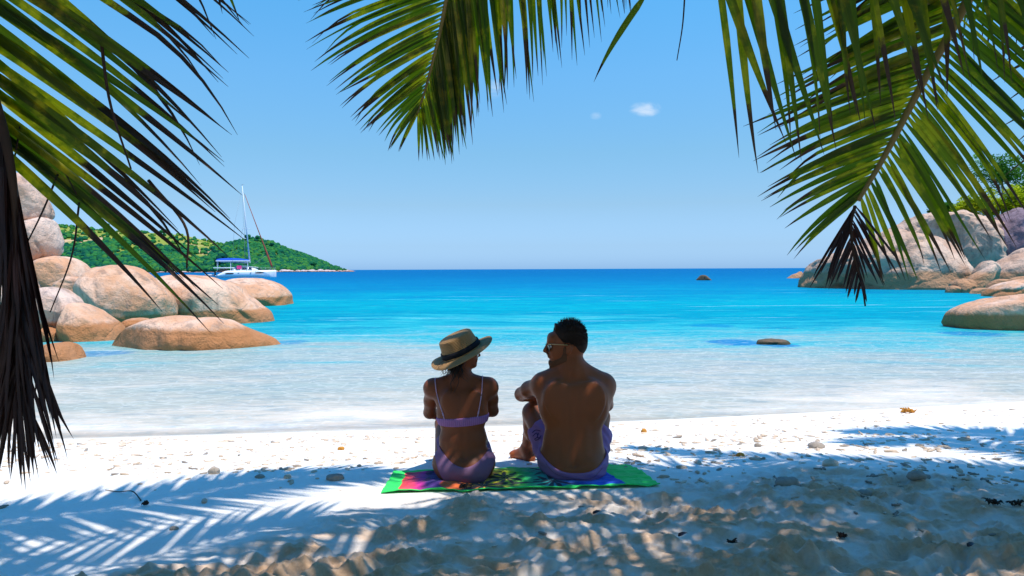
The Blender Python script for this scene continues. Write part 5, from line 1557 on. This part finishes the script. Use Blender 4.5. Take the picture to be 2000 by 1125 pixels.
prof = [(0.0, .108, 0), (.03, .109, 4), (.06, .108, 8), (.084, .104, 11), (.093, .098, 12.3), (.096, .088, 13.5), (.101, .055, 18), (.107, .022, 22), (.112, .004, 25), (.118, -.001, 26), (.135, .001, 28.5), (.155, -.001, 31), (.172, -.005, 33.5), (.181, -.008, 35),
        (.182, -.011, 35.3), (.180, -.012, 35.6), (.155, -.005, 39), (.12, -.005, 44), (.108, .002, 46), (.103, .022, 48), (.094, .09, 56), (.06, .103, 60), (0.0, .104, 64)]
NA = 96
pr = np.array(prof); q_ = np.linspace(0, len(pr) - 1, 110)
pr = np.stack([np.interp(q_, range(len(pr)), pr[:, k]) for k in range(3)], 1)
upv = nz(np.array([-.40, -.16, .90])); xa = nz(np.array([.9, 0.1, .40]) - upv * np.dot(np.array([.9, .1, .40]), upv)); ya = np.cross(upv, xa)
hc = Bw(902, 687, 4.205)
V, ring, angs = [], [], []
for r, z, g in pr:
    for k in range(NA):
        a = 2 * math.pi * k / NA
        zz = z + (.012 * math.cos(2 * a + .4) + .006 * math.sin(3 * a)) * max(0, (r - .11) / .07)
        V.append(hc + (xa * math.cos(a) * 1.04 + ya * math.sin(a) * .97) * max(r, .0015) + upv * zz); ring.append(g + .5); angs.append(min(k, NA - k) / NA)
F_ = [[i * NA + k, (i + 1) * NA + k, (i + 1) * NA + (k + 1) % NA, i * NA + (k + 1) % NA] for i in range(len(pr) - 1) for k in range(NA)]
hat = mk('straw_hat', V, F_, M['straw'], woman, attrs={'ring': ring, 'ang': angs})
V = []
for (r, z) in ((.1125, .006), (.1155, .008), (.1115, .036), (.1065, .036)):
    for k in range(NA):
        a = 2 * math.pi * k / NA; V.append(hc + (xa * math.cos(a) * 1.04 + ya * math.sin(a) * .97) * r + upv * (z + .001 * math.sin(5 * a)))
mk('hat_band', V, [[i % 4 * NA + k, (i + 1) % 4 * NA + k, (i + 1) % 4 * NA + (k + 1) % NA, i % 4 * NA + (k + 1) % NA] for i in range(4) for k in range(NA)], M['ribbon'], hat)

# ------------------------------------------------------------------ beach towel
def m_towel():
    m, t = mat('printed_towel')
    c = t.add('ShaderNodeAttribute', attribute_name='print').outputs['Color']
    oc = t.add('ShaderNodeTexCoord').outputs['Object']
    n = t.noise(oc, 400, 2)
    principled(t, c, 0.9, 0.15, n, 0.6, 0.003, Sheen_Weight=0.2)
    return m
M['towel'] = m_towel()
nu, nv = 420, 150
U, Vv = np.meshgrid(np.linspace(0, 1, nu), np.linspace(0, 1, nv)); U, Vv = U.ravel(), Vv.ravel()
c4 = [np.array(c) for c in TOWEL]
edge = .012 * perlin(p2(U * 6, U * 0, 2.2))
ve = Vv + edge * (1 - Vv) * 2.0
XY = ((1 - U)[:, None] * (1 - ve)[:, None] * c4[0] + U[:, None] * (1 - ve)[:, None] * c4[1] + U[:, None] * ve[:, None] * c4[2] + (1 - U)[:, None] * ve[:, None] * c4[3])[:, :2]
zt_ = ground(XY[:, 0], XY[:, 1])
wr = np.maximum(fbm(np.stack([XY[:, 0] * 5 + XY[:, 1] * 4, XY[:, 1] * 11, XY[:, 0] * 0], 1), 3), -.1) * .030 + np.maximum(fbm(np.stack([XY[:, 0] * 16 + XY[:, 1] * 9, XY[:, 1] * 24, XY[:, 0] * 0], 1), 2), 0) * .010
lift = .010 + np.maximum(wr, -.006) + .010 * np.abs(np.sin(U * 23)) * sstep(.08 - Vv, 0, .08)
TZ = zt_ + lift
un = U + .018 * perlin(p2(U * 14, Vv * 30, 5.5)) + .010 * perlin(p2(U * 40, Vv * 90, 8.5))
stops = [(0, (.70, .06, .05)), (.06, (.75, .05, .12)), (.085, (.55, .02, .22)), (.13, (.05, .02, .14)), (.19, (.06, .02, .15)), (.20, (.60, .09, .03)), (.30, (.70, .13, .02)), (.40, (.75, .30, .01)), (.47, (.70, .55, .01)), (.53, (.35, .50, .02)),
         (.58, (.03, .38, .05)), (.66, (.01, .36, .20)), (.72, (.01, .25, .28)), (.78, (.01, .09, .30)), (.86, (.01, .04, .30)), (.93, (.01, .10, .60)), (1.0, (.01, .06, .45))]
uu_ = (un - .055) / (.835 - .055)
colr = np.stack([np.interp(uu_, [a for a, _ in stops], [b[k] for _, b in stops]) for k in range(3)], 1)
# dark palm silhouettes and sea scribbles of the print
dark = sstep(fbm(p2(U * 9, Vv * 16, 3.0), 4), .09, .13) * sstep(uu_, .28, .34) * (1 - sstep(uu_, .80, .86)) * .93
for (cx, cy, sc_) in ((.36, .22, .08), (.45, .50, .06), (.62, .25, .06)):
    dx, dy = (U - cx) / sc_, (Vv - cy) / (sc_ * 3.6)
    r = np.sqrt(dx * dx + dy * dy); th = np.arctan2(dy, dx)
    spike = sstep(np.abs(np.sin(th * 4.5 + r * .8)) - r * .75, .0, .12) * (r < 1.2)
    dark = np.maximum(dark, spike * .95)
dark = np.maximum(dark, (sstep(perlin(p2(U * 30, Vv * 5, 1.0)), .12, .2) * (uu_ > .1) * (uu_ < .19) * .6))
colr = colr * (1 - dark[:, None]) + np.array([.008, .006, .02]) * dark[:, None]
green = np.array([.03, .60, .10])
border = (U < .055 + .004 * np.sin(Vv * 20)) | (U > .835 + .05 * (1 - Vv)) | (Vv < .075) | (Vv > .93)
colr = np.where(border[:, None], green * (1 + .15 * perlin(p2(U * 9, Vv * 9, .5)))[:, None], colr)
colr = np.clip(colr * 1.25, 0, .92)
idx = np.arange(nu * nv).reshape(nv, nu)
Ft = np.stack([idx[:-1, :-1], idx[:-1, 1:], idx[1:, 1:], idx[1:, :-1]], -1).reshape(-1, 4)
bot_ = Ft[:, ::-1] + nu * nv
rim_ = []
for line in (idx[0, :], idx[:, -1], idx[-1, ::-1], idx[::-1, 0]):
    rim_ += [[line[i], line[i] + nu * nv, line[i + 1] + nu * nv, line[i + 1]] for i in range(len(line) - 1)]
VT = np.concatenate([np.stack([XY[:, 0], XY[:, 1], TZ], 1), np.stack([XY[:, 0], XY[:, 1], TZ - .004], 1)])
towel = mk('beach_towel', VT, np.concatenate([Ft, bot_, np.array(rim_)]), M['towel'], loc=(0.05, 4.15, GZ0), attrs={'print': np.concatenate([colr, colr])})
tag(towel, 'rainbow printed beach towel with bright green border under the sitting couple', 'towel')

# ------------------------------------------------------------------ coral rubble, stones, weed on the sand
M['coral'] = plain('bleached_coral', (0.66, 0.50, 0.37), 0.9, 0.1, 0.35, 40, 0.8, 0.004)
M['coral_grey'] = plain('grey_coral', (0.34, 0.28, 0.23), 0.9, 0.1, 0.35, 40, 0.8, 0.004)
M['sponge'] = plain('orange_sponge', (0.62, 0.27, 0.05), 0.9, 0.1, 0.3, 50, 1.0, 0.01)
M['weed'] = plain('dried_dark_weed', (0.045, 0.025, 0.018), 0.8, 0.2, 0.3, 40)
cmesh = []
for k in range(14):
    rs = np.random.RandomState(100 + k)
    if k % 3 == 0:      # knuckly branch
        mbb = MB(); a = np.array([-.5, 0, 0]); pts = [a]
        for j in range(4): a = a + [rs.uniform(.15, .32), rs.normal() * .10, rs.normal() * .03]; pts.append(a)
        mbb.tube(spline(pts, 14), .13 + .03 * rs.randn(14).clip(-1, 1), 7)
        for j in range(rs.randint(1, 3)):
            b0 = pts[1 + j]; mbb.tube([b0, b0 + [rs.normal() * .1, rs.choice([-1, 1]) * .28, .06]], [.11, .07], 6)
        V = np.concatenate(mbb.V); F_ = mbb.F
    else:
        V = IV3 * np.array([.5, rs.uniform(.28, .42), rs.uniform(.14, .26)]) * (1 + .55 * fbm(IV3 * 1.5 + k * 5.1, 3)[:, None]); F_ = IF3.tolist()
    me = bpy.data.meshes.new('coral_fragment'); me.from_pydata(V.tolist(), [], F_); me.polygons.foreach_set('use_smooth', np.ones(len(me.polygons), dtype=bool))
    me.materials.append(M['coral'] if k % 4 else M['coral_grey']); cmesh.append(me)


def blocked(x, y):
    if TOWEL[0][0] - .03 < x < TOWEL[1][0] + .03 and TOWEL[0][1] - .06 < y < TOWEL[3][1] + .08: return True
    return False


spots = []
rs = np.random.RandomState(21)
while len(spots) < 2300:
    y = rs.uniform(3.1, 7.9); x = rs.uniform(-.80, .80) * y
    if y > yw(x) - .25 or blocked(x, y): continue
    dens = .30 + .7 * sstep(np.array([fbm(np.array([[x * 1.3, y * 2.2, 4.4]]), 2)[0]]), -.15, .2)[0]
    if x < -.6 and y < 4.3: dens *= .12
    if y > 6.6: dens *= .55
    if y < 3.9: dens *= .2
    if rs.rand() > dens: continue
    s = .011 + .030 * rs.rand() ** 2.4
    if x > .8 and y < 6: s *= 1.25
    spots.append((s / y, s, x, y))
spots.sort(reverse=True)
sv, sf_, c = [], [], 0
for i, (_, s, x, y) in enumerate(spots):
    rot = rs.uniform(0, 6.28); k = rs.randint(0, 14); asp = rs.uniform(1.1, 1.9)
    z = zg(x, y) if i < 300 else None
    if i < 280:
        o = bpy.data.objects.new('coral_fragment', cmesh[k]); COL.objects.link(o)
        o.location = (x, y, z + s * .12); o.scale = (s * asp, s, s * 1.1); o.rotation_euler = (rs.normal() * .15, rs.normal() * .15, rot)
        far = y > 5.2
        tag(o, 'small coral fragment on the sand between the towel and the water' if far else 'small coral fragment on the near sand, level with the towel or closer', 'coral fragment', 'coral fragments strewn over the beach')
rest = spots[280:]
rx = np.array([p[2] for p in rest]); ry = np.array([p[3] for p in rest]); rz = ground(rx, ry)
lowV = IV[:] ; 
I1, I1F = ico(1)
for (q0, s, x, y), z in zip(rest, rz):
    a = rs.uniform(0, 6.28); v = I1 * (1 + .3 * rs.randn(len(I1), 1).clip(-1, 1)) * np.array([s * .7 * rs.uniform(.9, 1.8), s * .45, s * .25])
    v = np.stack([v[:, 0] * math.cos(a) - v[:, 1] * math.sin(a), v[:, 0] * math.sin(a) + v[:, 1] * math.cos(a), v[:, 2]], 1) + [x, y, z + s * .12]
    sv.append(v); sf_.append(I1F + c); c += len(I1)
tag(mk('coral_rubble', np.concatenate(sv), np.concatenate(sf_), M['coral'], loc=(0, 5.5, -.1), smooth=False), 'fine coral rubble sprinkled over the white beach sand', 'rubble', kind='stuff')


def stone(px, py, wpx, hpx, lab, m='coral_grey', cat='stone', seed=0, name='stone', k=None):
    g = G(px, py + hpx * .35); x, y = g[0], g[1]; z = zg(x, y); s = wpx / FPX * y
    V = IV3 * np.array([.5, .38, max(.25, .62 * hpx / wpx)]) * s * (1 + .6 * fbm(IV3 * 1.3 + seed * 3.7, 4)[:, None]) + [x, y, z + .30 * hpx / FPX * y]
    tag(mk(name, V, IF3.tolist(), M[m], loc=(x, y, z)), lab, cat)


stone(418, 918, 22, 15, 'round stone sitting alone left of the shadow arch', 'coral', seed=1)
stone(654, 936, 34, 10, 'flat grey stone in the frond shadow left of the towel', seed=2)
stone(562, 932, 16, 8, 'small pale stone left of the flat grey one', 'coral', seed=3)
stone(508, 932, 18, 6, 'low grey stone on the edge of the palm shadow', seed=4)
stone(1594, 872, 32, 11, 'dark grey stone at the top of the right shadow', seed=5)
stone(1540, 950, 50, 26, 'largest weathered stone half sunk in shaded sand right of the towel', seed=6)
stone(1805, 936, 34, 9, 'long flat stone in the blue shade at the right', seed=7)
stone(1790, 947, 38, 8, 'second flat stone just below the long one at the right', seed=8)
stone(1690, 972, 30, 9, 'pale grey stone right of the largest weathered one', seed=9)
stone(1788, 928, 16, 8, 'ochre stone in the blue shade', 'sponge', seed=10)
stone(1622, 910, 32, 12, 'pale rounded stone on the sunlit spot between the right shadows', 'coral', seed=11)
stone(1446, 888, 18, 7, 'orange brown stone at the lower edge of sunlit sand', 'sponge', seed=12)
stone(1258, 845, 12, 9, 'little orange stone on white sand right of the man', 'sponge', seed=13)
stone(666, 874, 14, 7, 'little orange stone on white sand left of the woman', 'sponge', seed=14)
stone(1268, 1003, 14, 9, 'white stone lit by a sun fleck below the towel', 'coral', seed=15)
stone(1480, 870, 14, 8, 'small brown stone in the pale sand between man and right shadow', seed=16)
stone(340, 1030, 18, 7, 'grey stone alone in the blue shade at the left', seed=17)
# orange sponge clump by the waterline
g = G(1775, 806); z = zg(g[0], g[1])
mb = MB(); rs = np.random.RandomState(8)
for k in range(46):
    a = rs.uniform(0, 6.28); L = rs.uniform(.03, .09)
    p0 = np.array([g[0] + rs.normal() * .015, g[1] + rs.normal() * .015, z]); p1 = p0 + [math.cos(a) * L * .7, math.sin(a) * L * .6, rs.uniform(.01, .05)]
    mb.tube(spline([p0, (p0 + p1) / 2 + rs.normal(size=3) * .01, p1], 5), [.010, .012, .010, .008, .005], 6)
mb.tube(spline([g + [-.02, 0, .01 ], g + [-.06, .0, .02], g + [-.09, -.01, .008]], 6), [.02, .018, .015, .012, .01, .006], 7)
tag(mb.build('sponge', M['sponge'], loc=(g[0], g[1], z)), 'orange sponge clump washed up at the edge of the water', 'sponge')
for i, (px, py, wd, lab) in enumerate(((905, 963, .07, 'tangle of black weed at the near edge of the towel'), (1940, 1008, .07, 'black weed tangle in blue shade near the right edge'), (1985, 1002, .06, 'black weed tangle at the extreme right edge'),
                                       (1645, 1058, .05, 'dark leafy scrap beside the sunlit heap of sand'), (1430, 1065, .045, 'dark weed scrap left of the sunlit heap'), (284, 985, .025, 'tiny dark weed scrap at the end of the twig'))):
    g = G(px, py); z = zg(g[0], g[1]) + (.02 if i == 0 else 0); mb = MB()
    for k in range(18):
        a = rs.uniform(0, 6.28); L = wd * rs.uniform(.2, .7); c0 = np.array([g[0] + rs.normal() * wd * .22, g[1] + rs.normal() * wd * .12, z + .006])
        e = c0 + [math.cos(a) * L, math.sin(a) * L * .6, rs.uniform(0, .02)]
        mb.tube(spline([c0, (c0 + e) / 2 + [0, 0, .012], e], 5), [.002, .004, .0035, .003, .001], 5)
    tag(mb.build('seaweed', M['weed'], loc=(g[0], g[1], z)), lab, 'seaweed')
tw_ = [np.array(G(a, b)) for a, b in ((206, 953), (232, 956), (258, 963), (272, 970), (275, 975))]
tw_ = [np.array([p[0], p[1], zg(p[0], p[1]) + .006 + (.02 if i == 2 else 0)]) for i, p in enumerate(tw_)]
tag(MB().tube(spline(tw_, 24), np.linspace(.002, .004, 24), 6).build('twig', M['rachisd'], loc=tuple(tw_[2])), 'thin curved twig on the sand where the left shadow begins', 'twig')
for i, (px, py, lab) in enumerate(((1158, 1022, 'curled brown leaf on shaded sand below the man'), (1325, 1070, 'dry brown leaf in the churned sand at the bottom'), (1890, 1095, 'dry brown leaf near the lower right corner'))):
    g = G(px, py); z = zg(g[0], g[1]); vv, ff, aa = leaflets([[g[0], g[1], z + .012]], [[.8, .5, .25]], [.06], [.02], [[0, -.3, 1]], [.6], i, nseg=6)
    tag(mk('dry_leaf', vv, ff, M['leafD'], loc=(g[0], g[1], z), attrs=aa), lab, 'leaf')
